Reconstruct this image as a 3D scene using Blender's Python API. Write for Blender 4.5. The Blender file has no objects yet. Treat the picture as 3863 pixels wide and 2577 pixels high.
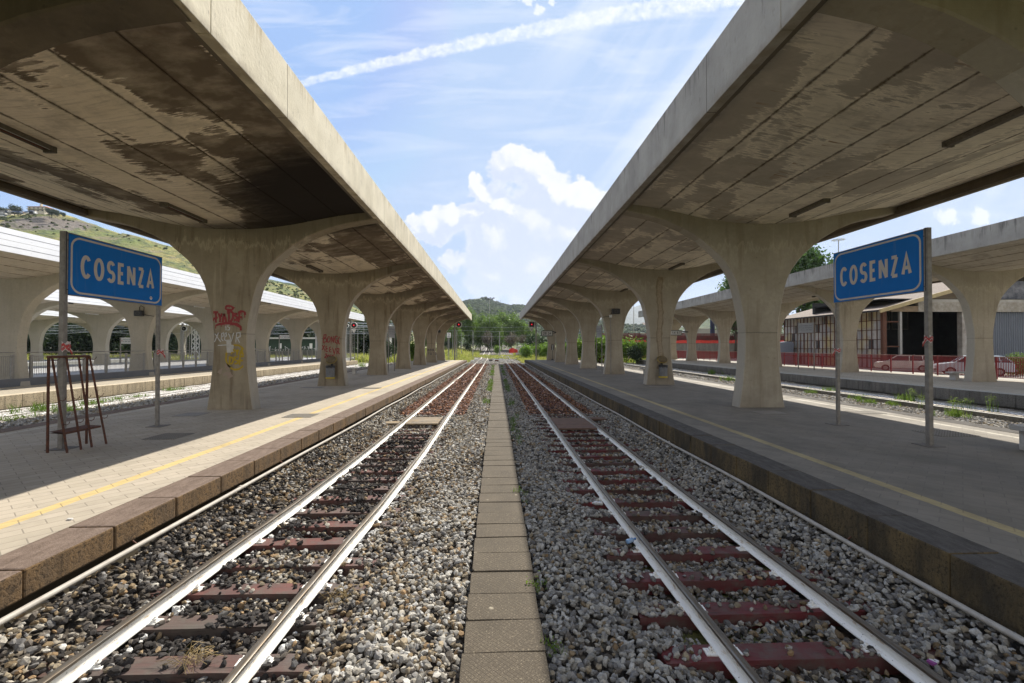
import bpy, math, random
import numpy as np
from mathutils import Vector, Matrix
random.seed(7); rng=np.random.default_rng(7)
sc=bpy.context.scene; COL=sc.collection
# ------------------------------------------------ camera
FPX=1700.; HC=2.18; YAW=math.atan(61.5/FPX); PITCH=math.atan(19.5/FPX)
cam=bpy.data.cameras.new('camera'); co=bpy.data.objects.new('camera',cam); COL.objects.link(co)
cam.sensor_width=36; cam.lens=FPX/3863*36; cam.clip_start=.05; cam.clip_end=20000
co.location=(0,0,HC); co.rotation_euler=(math.pi/2+PITCH,0,-YAW); sc.camera=co
_F=np.array([math.sin(YAW)*math.cos(PITCH),math.cos(YAW)*math.cos(PITCH),math.sin(PITCH)])
_R=np.array([math.cos(YAW),-math.sin(YAW),0]); _U=np.cross(_R,_F)
def ray(x,y): return _F+_R*((x-1931.5)/FPX)-_U*((y-1288.5)/FPX)
def gz(x,y,z=0.):
    d=ray(x,y); t=(z-HC)/d[2]; return (d[0]*t,d[1]*t,z)
def gy(x,y,Y):
    d=ray(x,y); t=Y/d[1]; return (d[0]*t,Y,HC+d[2]*t)
# ------------------------------------------------ exposure, sun, sky
vs=sc.view_settings; vs.view_transform='Standard'; vs.look='None'; vs.gamma=1; vs.use_curve_mapping=False
vs.exposure=0.68
SUN=Vector((.44,.93,1)).normalized()
sl=bpy.data.lights.new('sun','SUN'); sl.energy=5.0; sl.angle=math.radians(.53); sl.color=(1,.935,.82)
so=bpy.data.objects.new('sun',sl); COL.objects.link(so); so.rotation_euler=SUN.to_track_quat('Z','Y').to_euler(); so.location=(30,60,80)
SKY_STRENGTH=.086
try:
    sc.cycles.max_bounces=8; sc.cycles.diffuse_bounces=6; sc.cycles.glossy_bounces=3; sc.cycles.transmission_bounces=4
    sc.cycles.transparent_max_bounces=8; sc.cycles.volume_bounces=0; sc.cycles.sample_clamp_indirect=6; sc.cycles.use_denoising=True
    sc.cycles.caustics_reflective=False; sc.cycles.caustics_refractive=False
except Exception: pass

# ------------------------------------------------ node helper
class G:
    def __init__(s,nt): s.nt=nt
    def _in(s,sock,v):
        if isinstance(v,bpy.types.NodeSocket): s.nt.links.new(v,sock)
        elif v is not None:
            if hasattr(sock,'default_value'):
                try: sock.default_value=v
                except Exception:
                    if isinstance(v,(int,float)): sock.default_value=(v,v,v)
                    else: sock.default_value=tuple(v)+(1,) if len(v)==3 else v
    def node(s,t,ins=None,**a):
        n=s.nt.nodes.new(t)
        for k,v in a.items(): setattr(n,k,v)
        for k,v in (ins or {}).items(): s._in(n.inputs[k],v)
        return n
    def m(s,op,a,b=None,c=None,clamp=False):
        n=s.node('ShaderNodeMath',operation=op,use_clamp=clamp); s._in(n.inputs[0],a)
        if b is not None: s._in(n.inputs[1],b)
        if c is not None: s._in(n.inputs[2],c)
        return n.outputs[0]
    def add(s,a,b): return s.m('ADD',a,b)
    def sub(s,a,b): return s.m('SUBTRACT',a,b)
    def mul(s,a,b): return s.m('MULTIPLY',a,b)
    def pos(s): return s.node('ShaderNodeNewGeometry').outputs['Position']
    def obj(s): return s.node('ShaderNodeTexCoord').outputs['Object']
    def sep(s,v): return s.node('ShaderNodeSeparateXYZ',{0:v}).outputs
    def comb(s,x,y,z): return s.node('ShaderNodeCombineXYZ',{0:x,1:y,2:z}).outputs[0]
    def scl(s,v,k):
        n=s.node('ShaderNodeVectorMath',operation='MULTIPLY'); s._in(n.inputs[0],v); s._in(n.inputs[1],k); return n.outputs[0]
    def vadd(s,v,k):
        n=s.node('ShaderNodeVectorMath',operation='ADD'); s._in(n.inputs[0],v); s._in(n.inputs[1],k); return n.outputs[0]
    def noise(s,v,scale,detail=4,rough=.55,dist=0,out=0):
        return s.node('ShaderNodeTexNoise',{'Vector':v,'Scale':scale,'Detail':detail,'Roughness':rough,'Distortion':dist}).outputs[out]
    def vor(s,v,scale,feature='F1',out=0,rand=1):
        return s.node('ShaderNodeTexVoronoi',{'Vector':v,'Scale':scale,'Randomness':rand},feature=feature).outputs[out]
    def mr(s,v,a,b,c=0.,d=1.,smooth=False):
        n=s.node('ShaderNodeMapRange',interpolation_type='SMOOTHSTEP' if smooth else 'LINEAR'); n.clamp=True
        for i,x in enumerate((v,a,b,c,d)): s._in(n.inputs[i],x)
        return n.outputs[0]
    def mix(s,f,a,b,bt='MIX'):
        n=s.node('ShaderNodeMix',data_type='RGBA',blend_type=bt); s._in(n.inputs[0],f)
        for i,x in ((6,a),(7,b)):
            if not isinstance(x,bpy.types.NodeSocket): x=tuple(x)+(1,) if len(x)==3 else x
            s._in(n.inputs[i],x)
        return n.outputs[2]
    def bump(s,h,st=.3,d=.02,normal=None):
        return s.node('ShaderNodeBump',{'Strength':st,'Distance':d,'Height':h,'Normal':normal}).outputs[0]
MATS={}
def mat(name,fn=None,color=(.5,.5,.5),rough=.8,metal=0,**kw):
    if name in MATS: return MATS[name]
    m=bpy.data.materials.new(name); m.use_nodes=True; nt=m.node_tree
    b=nt.nodes['Principled BSDF']; g=G(nt)
    b.inputs['Base Color'].default_value=tuple(color)+(1,); b.inputs['Roughness'].default_value=rough; b.inputs['Metallic'].default_value=metal
    for k,v in kw.items(): b.inputs[k].default_value=v
    if fn:
        r=fn(g) or {}
        for k,v in r.items(): g._in(b.inputs[k],v)
    MATS[name]=m; return m

# ------------------------------------------------ world: Nishita sky with clouds
w=bpy.data.worlds.new('World'); sc.world=w; w.use_nodes=True; nt=w.node_tree; nt.nodes.clear(); g=G(nt)
sky=g.node('ShaderNodeTexSky',sky_type='NISHITA',sun_disc=False,sun_elevation=math.asin(SUN.z),sun_rotation=math.atan2(SUN.x,SUN.y))
sky.air_density=1.0; sky.dust_density=.8; sky.ozone_density=1.4
D=g.node('ShaderNodeTexCoord').outputs['Generated']; dx,dy,dz=g.sep(D)
dyc=g.m('MAXIMUM',dy,.05); U_=g.m('DIVIDE',dx,dyc); V_=g.m('DIVIDE',dz,dyc); front=g.mr(dy,.05,.25)
P=g.comb(U_,V_,0)
def uv(x,y): r=ray(x,y); return r[0]/r[1],r[2]/r[1]
def skc(x,y): return uv(900+x/1.1755,y/1.1755)
def blobfield(p,blobs):
    out=None
    for (x,y,r) in blobs:
        c=skc(x,y); rr=r/1.1755/1700
        n=g.node('ShaderNodeVectorMath',operation='DISTANCE'); g._in(n.inputs[0],p); n.inputs[1].default_value=(c[0],c[1],0)
        f=g.m('MULTIPLY_ADD',n.outputs['Value'],-1/rr,1.)
        out=f if out is None else g.m('SMOOTH_MAX',out,f,.25)
    return out
blobs=[(1235,735,88),(1180,760,70),(1330,780,105),(1400,840,110),(1500,880,95),(1575,910,80),(1050,805,48),(1095,850,60),(1150,900,85),(1050,950,90),(960,970,80),(870,1000,85),(790,1000,62),(1210,930,70),(930,1165,58),(985,1160,40),
  (1300,1000,190),(1130,1080,150),(1480,1050,170),(1300,1180,160),(1120,1230,130),(1740,760,60),(1240,1330,60)]
n1=g.noise(P,9,5,.6,0,out=1); n2=g.noise(P,34,5,.62,0,out=1)
n1=g.scl(g.vadd(n1,(-.5,-.5,-.5)),(.085,.085,0)); n2=g.scl(g.vadd(n2,(-.5,-.5,-.5)),(.034,.034,0))
n3=g.scl(g.vadd(g.noise(P,95,4,.65,0,out=1),(-.5,-.5,-.5)),(.014,.014,0)); Pd=g.vadd(g.vadd(g.vadd(P,n1),n2),n3)
fA=blobfield(Pd,blobs)
fB=blobfield(g.vadd(Pd,(.018,.030,0)),blobs)
dens=g.mr(g.add(fA,g.mul(g.sub(g.noise(P,60,6,.7),.5),.22)),-.02,.20,0,1,True)
low=g.mr(V_,.05,.27)   # lower body melts away into haze
dens=g.mul(dens,g.mr(V_,.02,.16,.45,1))
shade=g.mr(g.add(g.sub(fA,fB),g.mul(g.sub(g.noise(P,45,6,.7),.5),.30)),-.02,.52,0,1,True)
rim=g.mr(fA,.04,.30,1,0,True)
lit=g.m('MAXIMUM',shade,g.mul(rim,.62))
lit=g.mul(lit,g.mr(V_,.12,.30,.35,1))
billow=g.mr(g.noise(Pd,30,5,.65),.35,.68,-.22,.22)
lit=g.m('ADD',lit,billow,clamp=True)
CL_HI=(7.1,7.15,7.3); CL_LO=(4.9,5.5,6.9)
cloudcol=g.mix(lit,CL_LO,CL_HI)
# contrail
xs=np.array([1181,1444,1666,1921,2176,2431,2686]); ys=np.array([293,255,191,128,77,34,4])
pts=np.array([uv(a,b) for a,b in zip(xs,ys)]); pf=np.polyfit(pts[:,0],pts[:,1],2)
wob=g.mul(g.sub(g.noise(P,30,3,.6),.5),.012)
Uu=g.m('ADD',U_,0)
line=g.m('MULTIPLY_ADD',g.m('MULTIPLY_ADD',Uu,pf[0],pf[1]),Uu,pf[2])
dist=g.m('ABSOLUTE',g.add(g.sub(V_,line),wob))
wid=g.mr(U_,-.45,.5,.011,.030)
tr=g.mr(g.add(g.m('DIVIDE',dist,wid),g.mul(g.sub(g.noise(P,60,5,.7),.5),1.3)),.45,1.05,1,0,True)
puff=g.mr(g.noise(g.comb(g.mul(U_,1.0),g.mul(V_,1.),0),40,5,.7),.30,.62,.12,1)
tr=g.mul(g.mul(tr,puff),g.mr(U_,-.47,-.40,0,.85))
# cirrus streaks
ca=g.noise(g.comb(g.add(g.mul(U_,1.6),g.mul(V_,1.0)),g.sub(g.mul(V_,9),g.mul(U_,.6)),3.3),2.1,7,.62,.6)
cir=g.mr(ca,.48,.76,0,.50)
cir=g.mul(cir,g.mr(V_,.18,.55,.3,1))
cb=g.noise(g.comb(g.add(g.mul(U_,7.),g.mul(V_,-5.4)),g.add(g.mul(V_,.9),g.mul(U_,.7)),7),1.1,7,.6,.3)
fan=g.mul(g.mr(cb,.40,.70,0,.75),g.mul(g.mr(U_,.0,.28),g.mr(V_,.22,.5)))
veil=g.mul(g.mr(U_,.05,.8,0,.35),g.mr(V_,.75,.05,.15,1))
veil2=g.mr(V_,.30,.0,0,.32,True)
skyc=sky.outputs[0]
tint=g.mix(1.,skyc,(1.0,1.06,1.20),'MULTIPLY'); tint=g.mix(1.,tint,(3.4,4.6,6.7),'DARKEN'); tint=g.mix(1.,tint,(2.5,3.9,6.7),'LIGHTEN')
c=g.mix(g.m('MAXIMUM',veil,veil2),tint,(5.2,6.0,7.4))
c=g.mix(g.mul(cir,front),c,(6.8,7.1,7.8)); c=g.mix(g.mul(fan,front),c,(6.9,7.2,7.8))
c=g.mix(g.mul(tr,front),c,(7.4,7.6,8.)); c=g.mix(g.mul(dens,front),c,cloudcol)
# a few loose clouds far right
cr=blobfield(Pd,[((3560-900)*1.1755,800*1.1755,60),((3690-900)*1.1755,815*1.1755,66),((3430-900)*1.1755,880*1.1755,26),((3810-900)*1.1755,860*1.1755,40),((1990-900)*1.1755,10,32),((2030-900)*1.1755,50,30),((2090-900)*1.1755,5,20)])
c=g.mix(g.mul(g.mr(g.add(cr,g.mul(g.sub(g.noise(P,60,6,.7),.5),.3)),.0,.5,0,.7,True),front),c,(7.6,7.7,7.9))
back=g.mul(g.mr(dy,.05,-.35,0,1,True),g.mr(g.noise(D,3.,6,.6),.30,.52,.35,1)); back=g.mul(back,g.mr(dz,-.02,.02)); c=g.mix(back,c,(7.6,7.5,7.5))  # unseen bright clouds behind the camera, added to fill shaded columns and soffits
bg=g.node('ShaderNodeBackground',{'Color':c,'Strength':SKY_STRENGTH}); out=g.node('ShaderNodeOutputWorld',{'Surface':bg.outputs[0]})
w.cycles.sampling_method='MANUAL'; w.cycles.sample_map_resolution=512

# ------------------------------------------------ mesh helpers
class MB:
    def __init__(s): s.v=[]; s.f=[]
    def quad(s,a,b,c,d): n=len(s.v); s.v+=[a,b,c,d]; s.f.append((n,n+1,n+2,n+3)); return s
    def poly(s,pts): n=len(s.v); s.v+=list(pts); s.f.append(tuple(range(n,n+len(pts)))); return s
    def box(s,x0,x1,y0,y1,z0,z1,M=None):
        n=len(s.v); vv=[(x0,y0,z0),(x1,y0,z0),(x1,y1,z0),(x0,y1,z0),(x0,y0,z1),(x1,y0,z1),(x1,y1,z1),(x0,y1,z1)]
        if M is not None: vv=[tuple(M@Vector(p)) for p in vv]
        s.v+=vv; s.f+=[(n,n+3,n+2,n+1),(n+4,n+5,n+6,n+7),(n,n+1,n+5,n+4),(n+1,n+2,n+6,n+5),(n+2,n+3,n+7,n+6),(n+3,n,n+4,n+7)]; return s
    def bar(s,a,b,w,h=None,up=(0,0,1)):   # square bar from a to b
        h=h or w; a=Vector(a); b=Vector(b); d=(b-a).normalized(); u=Vector(up)
        if abs(d.dot(u))>.98: u=Vector((1,0,0))
        r=d.cross(u).normalized(); u=r.cross(d).normalized(); n=len(s.v)
        for p in (a,b):
            for i,j in ((-1,-1),(1,-1),(1,1),(-1,1)): s.v.append(tuple(p+r*(i*w/2)+u*(j*h/2)))
        s.f+=[(n,n+3,n+2,n+1),(n+4,n+5,n+6,n+7)]+[(n+i,n+(i+1)%4,n+4+(i+1)%4,n+4+i) for i in range(4)]; return s
    def tube(s,pts,r,n=8,cap=True):
        pts=[Vector(p) for p in pts]; k=len(pts); base=len(s.v)
        rr=r if isinstance(r,(list,tuple)) else [r]*k
        for i,p in enumerate(pts):
            d=(pts[min(i+1,k-1)]-pts[max(i-1,0)]).normalized(); u=Vector((0,0,1)) if abs(d.z)<.95 else Vector((1,0,0))
            a=d.cross(u).normalized(); b=a.cross(d)
            for j in range(n):
                t=2*math.pi*j/n; s.v.append(tuple(p+a*(math.cos(t)*rr[i])+b*(math.sin(t)*rr[i])))
        for i in range(k-1):
            for j in range(n): s.f.append((base+i*n+j,base+i*n+(j+1)%n,base+(i+1)*n+(j+1)%n,base+(i+1)*n+j))
        if cap: s.f.append(tuple(base+j for j in range(n))[::-1]); s.f.append(tuple(base+(k-1)*n+j for j in range(n)))
        return s
    def sweep(s,sec,path):   # closed section [(a,z)], path of (x,y,z,(rx,ry)) sideways dirs
        n=len(sec); base=len(s.v)
        for (x,y,z,rx,ry) in path:
            for a,h in sec: s.v.append((x+rx*a,y+ry*a,z+h))
        for i in range(len(path)-1):
            for j in range(n): s.f.append((base+i*n+j,base+(i+1)*n+j,base+(i+1)*n+(j+1)%n,base+i*n+(j+1)%n))
        s.f.append(tuple(base+j for j in range(n))); s.f.append(tuple(base+(len(path)-1)*n+j for j in range(n))[::-1]); return s
    def prism(s,poly,y0,y1,axis='y'):
        n=len(s.v); k=len(poly); mp={'y':lambda a,b,t:(a,t,b),'x':lambda a,b,t:(t,a,b),'z':lambda a,b,t:(a,b,t)}[axis]
        s.v+=[mp(a,b,y0) for a,b in poly]+[mp(a,b,y1) for a,b in poly]
        s.f.append(tuple(range(n,n+k))); s.f.append(tuple(range(n+k,n+2*k))[::-1])
        for i in range(k): s.f.append((n+i,n+k+i,n+k+(i+1)%k,n+(i+1)%k))
        return s
def link(o,parent=None):
    COL.objects.link(o)
    if parent: o.parent=parent
    return o
def wloc(o):
    v=Vector((0,0,0))
    while o is not None: v+=Vector(o.location); o=o.parent
    return v
def obj(name,mb,m,parent=None,smooth=False,label=None,cat=None,group=None,kind=None,local=False,loc=None,bevel=0,auto=None):
    me=bpy.data.meshes.new(name); v=mb.v
    if parent is not None and not local:
        o0=wloc(parent); v=[(a-o0.x,b-o0.y,c-o0.z) for a,b,c in v]
    if loc is not None: v=[(a-loc[0],b-loc[1],c-loc[2]) for a,b,c in v]
    me.from_pydata(v,[],mb.f)
    if smooth or auto:
        me.polygons.foreach_set('use_smooth',[True]*len(me.polygons))
        if auto: me.set_sharp_from_angle(angle=math.radians(auto))
    for x in (m if isinstance(m,(list,tuple)) else [m]): me.materials.append(x)
    o=link(bpy.data.objects.new(name,me),parent)
    if loc is not None: o.location=loc
    if bevel:
        bm=o.modifiers.new('bevel','BEVEL'); bm.width=bevel; bm.segments=2; bm.limit_method='ANGLE'
    tag(o,label,cat,group,kind); return o
def tag(o,label=None,cat=None,group=None,kind=None):
    if label: o['label']=label
    if cat: o['category']=cat
    if group: o['group']=group
    if kind: o['kind']=kind
    return o
def thing(name,label,cat,loc=(0,0,0),group=None,rotz=0):
    o=link(bpy.data.objects.new(name,None)); o.location=loc; o.rotation_euler=(0,0,rotz); o.empty_display_size=.2
    return tag(o,label,cat,group)
def dup(o,loc=None,rotz=None,label=None,parent=None,scale=None):
    c=o.copy(); COL.objects.link(c)
    if parent: c.parent=parent
    if loc is not None: c.location=loc
    if rotz is not None: c.rotation_euler=(0,0,rotz)
    if scale is not None: c.scale=scale
    if label: c['label']=label
    for ch in list(o.children): dup(ch,parent=c)
    return c
def npmesh(name,V,F,m,cols=None,smooth=False,**k):
    me=bpy.data.meshes.new(name); nf=len(F); sz=F.shape[1]
    me.vertices.add(len(V)); me.vertices.foreach_set('co',np.ascontiguousarray(V,dtype=np.float32).ravel())
    me.loops.add(nf*sz); me.loops.foreach_set('vertex_index',np.ascontiguousarray(F,dtype=np.int32).ravel())
    me.polygons.add(nf); me.polygons.foreach_set('loop_start',np.arange(0,nf*sz,sz,dtype=np.int32))
    me.polygons.foreach_set('use_smooth',np.full(nf,smooth))
    me.update(calc_edges=True)
    if cols is not None:
        a=me.color_attributes.new('tint','FLOAT_COLOR','POINT'); cc=np.ones((len(V),4),np.float32); cc[:,:3]=cols; a.data.foreach_set('color',cc.ravel())
    me.materials.append(m); o=bpy.data.objects.new(name,me); par=k.pop('parent',None); link(o,par); tag(o,**k); return o
# ------------------------------------------------ materials
def concrete(name,c1,c2,rough=.9,streak=.5,streakcol=(.13,.10,.07),scale=.7,seam=None,grime=0,light=None):
    def fn(g):
        p=g.pos(); x,y,z=g.sep(p)
        big=g.noise(p,scale,5,.6); fine=g.noise(p,9,5,.65); gr=g.noise(p,60,2,.5)
        c=g.mix(g.mr(big,.32,.68),c1,c2)
        c=g.mix(g.mr(fine,.35,.75,0,.28),c,tuple(k*.62 for k in c1))
        st=g.noise(g.comb(g.mul(x,1.),g.mul(y,1.),g.mul(z,.09)),3.2,5,.65)
        c=g.mix(g.mul(g.mr(st,.52,.72),streak),c,streakcol)
        st2=g.noise(g.comb(g.mul(x,1.),g.mul(y,1.),g.mul(z,.05)),7.5,4,.6)
        c=g.mix(g.mul(g.mr(st2,.60,.78),streak*.7),c,tuple(min(1,k*1.35) for k in c2))
        sp=g.vor(p,3.1); c=g.mix(g.mr(sp,.03,.10,.55,0),c,tuple(k*.45 for k in c1))
        h=g.add(g.mul(fine,.7),g.mul(gr,.35))
        bd=g.m('ABSOLUTE',g.sub(g.m('FRACT',g.mul(z,5.2)),.5))
        h=g.add(h,g.mul(g.mr(bd,.46,.5),-.25))
        hd=g.add(z,g.mul(g.sub(g.noise(g.comb(g.mul(x,1.2),g.mul(y,1.2),g.mul(z,.25)),3.,6,.75),.5),2.2)); ax=g.mr(z,5.3,6.3)
        c=g.mix(g.mul(g.mr(hd,5.55,6.0),g.mul(ax,.55*streak)),c,tuple(k*.42 for k in c1))
        c=g.mix(g.mul(g.mr(g.m('ABSOLUTE',g.sub(hd,5.75)),.0,.12,1,0),.55*streak),c,tuple(min(1,k*1.5) for k in c2))
        if seam:
            sd=g.m('ABSOLUTE',g.sub(g.add(z,g.mul(g.noise(p,4),.03)),seam+.015)); k=g.mr(sd,.008,.03,1,0)
            c=g.mix(g.mul(k,.6),c,tuple(q*.4 for q in c1)); h=g.sub(h,k)
            dn=g.mul(g.mr(z,.0,1.1,1,0),g.mr(g.noise(p,1.9,4),.35,.65)); c=g.mix(g.mul(dn,.35),c,(.17,.14,.12))
        nx=g.m('ABSOLUTE',g.sep(g.node('ShaderNodeNewGeometry').outputs['True Normal'])[0]); wz=g.mix(.5,c,(.56,.53,.47)); c=g.mix(g.mul(g.mr(nx,.45,.6),.75 if seam else 0),c,wz)  # side faces paler and greyer: bounced light put into the colour
        return {'Base Color':c,'Normal':g.bump(h,.55,.012)}
    return mat(name,fn,rough=rough)
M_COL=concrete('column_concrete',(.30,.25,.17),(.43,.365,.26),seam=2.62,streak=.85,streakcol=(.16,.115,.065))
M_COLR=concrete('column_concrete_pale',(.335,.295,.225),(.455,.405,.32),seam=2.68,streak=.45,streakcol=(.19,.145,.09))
M_WCOL=concrete('column_paint_pale',(.45,.41,.33),(.52,.475,.39),streak=.15)
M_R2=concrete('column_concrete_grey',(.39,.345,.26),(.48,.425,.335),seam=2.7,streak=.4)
def fascia(name,c1,c2,dark,ztop,zbot,pits,lowgrime=.3):
    def fn(g):
        p=g.pos(); x,y,z=g.sep(p)
        c=g.mix(g.mr(g.noise(p,.9,5,.6),.35,.65),c1,c2)
        drip=g.noise(g.comb(x,y,g.mul(z,.10)),5.5,5,.7)
        hgt=g.mr(z,zbot,ztop)
        edge=g.add(drip,g.mul(g.sub(hgt,.9),.30))
        c=g.mix(g.mul(g.mr(edge,.50,.66),.75),c,dark)
        c=g.mix(g.mul(g.mr(g.noise(g.comb(x,g.mul(y,1),g.mul(z,.3)),17,4,.6),.62,.75),.55),c,(.10,.085,.06))
        c=g.mix(g.mul(g.mr(g.noise(g.comb(x,y,g.mul(z,.2)),2.0,3),.45,.7),.25),c,tuple(min(1,k*1.3) for k in c2))
        c=g.mix(g.mul(g.mr(hgt,.0,.16,1,0),g.mr(g.noise(p,3,4),.3,.6,0,lowgrime*2)),c,(.20,.16,.11))
        v=g.vor(g.comb(x,y,g.mul(z,.45)),1.9 if pits>1 else 1.15); pit=g.mul(g.mr(v,.03,.09,1,0),g.mr(g.noise(p,.5,2),.46,.6))
        c=g.mix(g.mul(pit,.8 if pits else 0),c,(.06,.045,.03))
        jn=g.mr(g.m('ABSOLUTE',g.sub(g.m('FRACT',g.mul(g.add(y,.55),1/9.5)),.5)),.4985,.4995)
        return {'Base Color':g.mix(jn,c,(.07,.05,.035)),'Normal':g.bump(g.add(g.noise(p,14,5,.6),g.mul(pit,-2)),.5,.015)}
    return mat(name,fn,rough=.9)
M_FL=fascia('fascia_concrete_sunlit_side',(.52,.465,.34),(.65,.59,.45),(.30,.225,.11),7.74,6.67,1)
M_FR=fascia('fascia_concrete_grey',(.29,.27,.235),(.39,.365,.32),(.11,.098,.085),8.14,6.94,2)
def soffit(name,cx,light,lightb,darkp,sootspots=(),rust=0.,patch=.5,jsp=1.05,inner=1):
    def fn(g):
        p=g.pos(); x,y,z=g.sep(p)
        dx=g.sub(x,cx); q=g.m('FRACT',g.add(g.mul(dx,1/jsp),.5)); jd=g.mul(g.m('ABSOLUTE',g.sub(q,.5)),2*jsp)   # twice distance from joint-mid
        jd=g.sub(jsp,jd)   # 0 at joints
        c=g.mix(g.mr(g.noise(g.comb(g.mul(x,.5),y,0),1.3,5,.6),.3,.7),light,lightb)
        lines=g.noise(g.comb(g.mul(x,.55),g.mul(y,4.5),0),3.,5,.68)
        c=g.mix(g.mul(g.mr(g.noise(g.comb(g.mul(x,.8),g.mul(y,.7),9),1.6,6,.7),.50,.68),.6),c,tuple(k*.52 for k in light))
        c=g.mix(g.mr(lines,.50,.68,0,.55),c,tuple(k*.55 for k in light))
        # dark smooth patches with ragged pale rims
        n=g.add(g.mul(g.noise(g.comb(g.mul(x,.62),g.mul(y,.42),5),.95,3,.5),1.),g.mul(g.sub(g.noise(g.comb(g.mul(x,.8),g.mul(y,5.),2),2.6,6,.72),.5),.34))
        n=g.add(n,g.mul(g.mr(g.mul(dx,-inner),-1.,4.6),.10)); n=g.add(n,g.mul(g.mr(g.mul(dx,-inner),2.4,2.9),g.mul(.16 if inner<0 else .03,g.mr(y,30,20,.4,1))))
        n=g.add(n,g.mul(g.mr(jd,.0,.40,1,0),-.06)); wn=g.node('ShaderNodeTexWhiteNoise',{'Vector':g.comb(g.m('FLOOR',g.add(g.mul(dx,1/jsp),.5)),g.m('FLOOR',g.mul(y,1/9.6)),0)}).outputs[0]; n=g.add(n,g.mul(g.sub(wn,.5),.13))
        pm=g.mul(g.mr(n,1-patch-.012,1-patch+.016),g.mr(g.noise(g.comb(g.mul(x,.7),y,4),2.2,4,.6),.25,.55,.55,1))
        rimm=g.mul(g.mr(g.m('ABSOLUTE',g.sub(n,1-patch-.015)),.0,.022,1,0),.55)
        c=g.mix(rimm,c,tuple(min(1,k*1.25) for k in lightb))
        c=g.mix(pm,c,darkp)
        # grime hugging the joints
        jn=g.add(jd,g.mul(g.sub(g.noise(g.comb(x,y,0),3.4,6,.75),.5),.42))
        c=g.mix(g.mr(jn,.015,.10,.78,0),c,(.085,.062,.042))
        c=g.mix(g.mr(jd,.008,.022,.85,0),c,(.045,.035,.026))
        # rust streaks from the joints
        rs=g.noise(g.comb(g.mul(x,.35),g.mul(y,7),1),3.5,3,.6)
        fr=g.m('FRACT',g.add(g.mul(dx,inner/jsp),0.))
        rm=g.mul(g.mul(g.mr(rs,.55,.64),g.mr(fr,.05,.55,1,0)),g.mr(g.noise(p,.45,2),.5,.62))
        c=g.mix(g.mul(rm,rust),c,(.24,.12,.035))
        for (sx,sy,rx,ry,st) in sootspots:
            a=g.mul(g.sub(x,sx),1/rx); b=g.mul(g.sub(y,sy),1/ry); d=g.m('SQRT',g.add(g.mul(a,a),g.mul(b,b)))
            d=g.add(d,g.mul(g.sub(g.noise(g.comb(g.mul(x,.7),g.mul(y,1.6),0),1.6,6,.7),.5),.75))
            c=g.mix(g.mr(d,.70,1.35,st,0,True),c,(.020,.015,.011))
        cr=g.noise(p,30,3,.6)
        return {'Base Color':c,'Specular IOR Level':.15,'Normal':g.bump(g.add(g.mul(lines,.6),g.add(g.mul(pm,-.5),g.mul(cr,.5))),.5,.012)}
    return mat(name,fn,rough=.92)
M_SL=soffit('soffit_left',-9.19,(.64,.56,.43),(.74,.655,.52),(.15,.118,.082),[(-4.6,14.2,3.1,3.4,.99),(-7.4,16.3,3.2,1.5,.8),(-5.2,3.,3.,3.,.5)],.35,.445,inner=-1)
M_SR=soffit('soffit_right',9.55,(.68,.615,.495),(.79,.72,.59),(.43,.385,.315),(),.9,.45)
M_SW=soffit('soffit_white_canopy',-27,(.50,.44,.35),(.54,.48,.39),(.44,.38,.30),(),0,.30)
M_SR2=soffit('soffit_right_far',30.2,(.44,.39,.31),(.48,.43,.35),(.38,.34,.27),(),.2,.30)
def roofmat(g):
    return {'Base Color':g.mix(g.noise(g.pos(),1.,5),(.22,.21,.19),(.34,.32,.29))}
M_ROOF=mat('roof_top',roofmat,rough=.95)
def paver(name,c1,c2,joint,yel=None,white=None,rot=-.87,dirt=.5,jm=.5):
    def fn(g):
        p=g.pos(); x,y,z=g.sep(p)
        ca,sa=math.cos(rot),math.sin(rot)
        u=g.add(g.mul(x,ca),g.mul(y,-sa)); v=g.add(g.mul(x,sa),g.mul(y,ca))
        b=g.node('ShaderNodeTexBrick',{'Vector':g.comb(u,v,0),'Color1':(0,0,0,1),'Color2':(1,1,1,1),'Mortar':(.5,.5,.5,1),'Scale':1,'Mortar Size':.007,'Mortar Smooth':.15,'Bias':0,'Brick Width':.43,'Row Height':.215})
        tone=g.sep(b.outputs[0])[0]; mort=b.outputs[1]
        c=g.mix(tone,c1,c2)
        if yel:
            ed=g.m('ABSOLUTE',g.sub(x,yel)); wn=g.mul(g.sub(g.noise(p,9,3),.5),.02)
            k=g.mr(g.add(ed,wn),.092,.102,1,0); k=g.mul(k,g.mr(g.noise(p,7,5,.7),.22,.36,.35,1))
            c=g.mix(k,c,(.60,.45,.19) if yel<0 else (.44,.36,.19))  # right line is a duller copy, shade put into the paint colour
        if white:
            k=g.mr(g.m('ABSOLUTE',g.sub(x,white)),.06,.075,.75,0); k=g.mul(k,g.mr(g.noise(p,5,5),.3,.55,.3,1)); c=g.mix(k,c,(.62,.58,.48))
        c=g.mix(g.mr(g.noise(g.comb(g.mul(x,1),g.mul(y,.6),0),.55,6,.65),.46,.72,0,dirt),c,tuple(k*.45 for k in c1))
        c=g.mix(g.mr(g.noise(p,2.3,5,.7),.5,.72,0,dirt*.6),c,tuple(k*.55 for k in c1))
        c=g.mix(g.mr(g.vor(p,1.7),.02,.06,.4,0),c,tuple(k*.4 for k in c1))
        c=g.mix(g.mr(mort,.3,.8,0,jm),c,joint)
        h=g.add(g.mul(g.m('SUBTRACT',1,mort),1),g.add(g.mul(tone,.25),g.mul(g.noise(p,45,3),.25)))
        return {'Base Color':c,'Normal':g.bump(h,.5,.006),'Roughness':g.mr(g.noise(p,1.2,4),.35,.7,.75,.92)}
    return mat(name,fn,rough=.85)
M_PL=paver('paving_left',(.40,.35,.275),(.46,.40,.32),(.10,.085,.07),yel=-6.0,white=-12.2)
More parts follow.
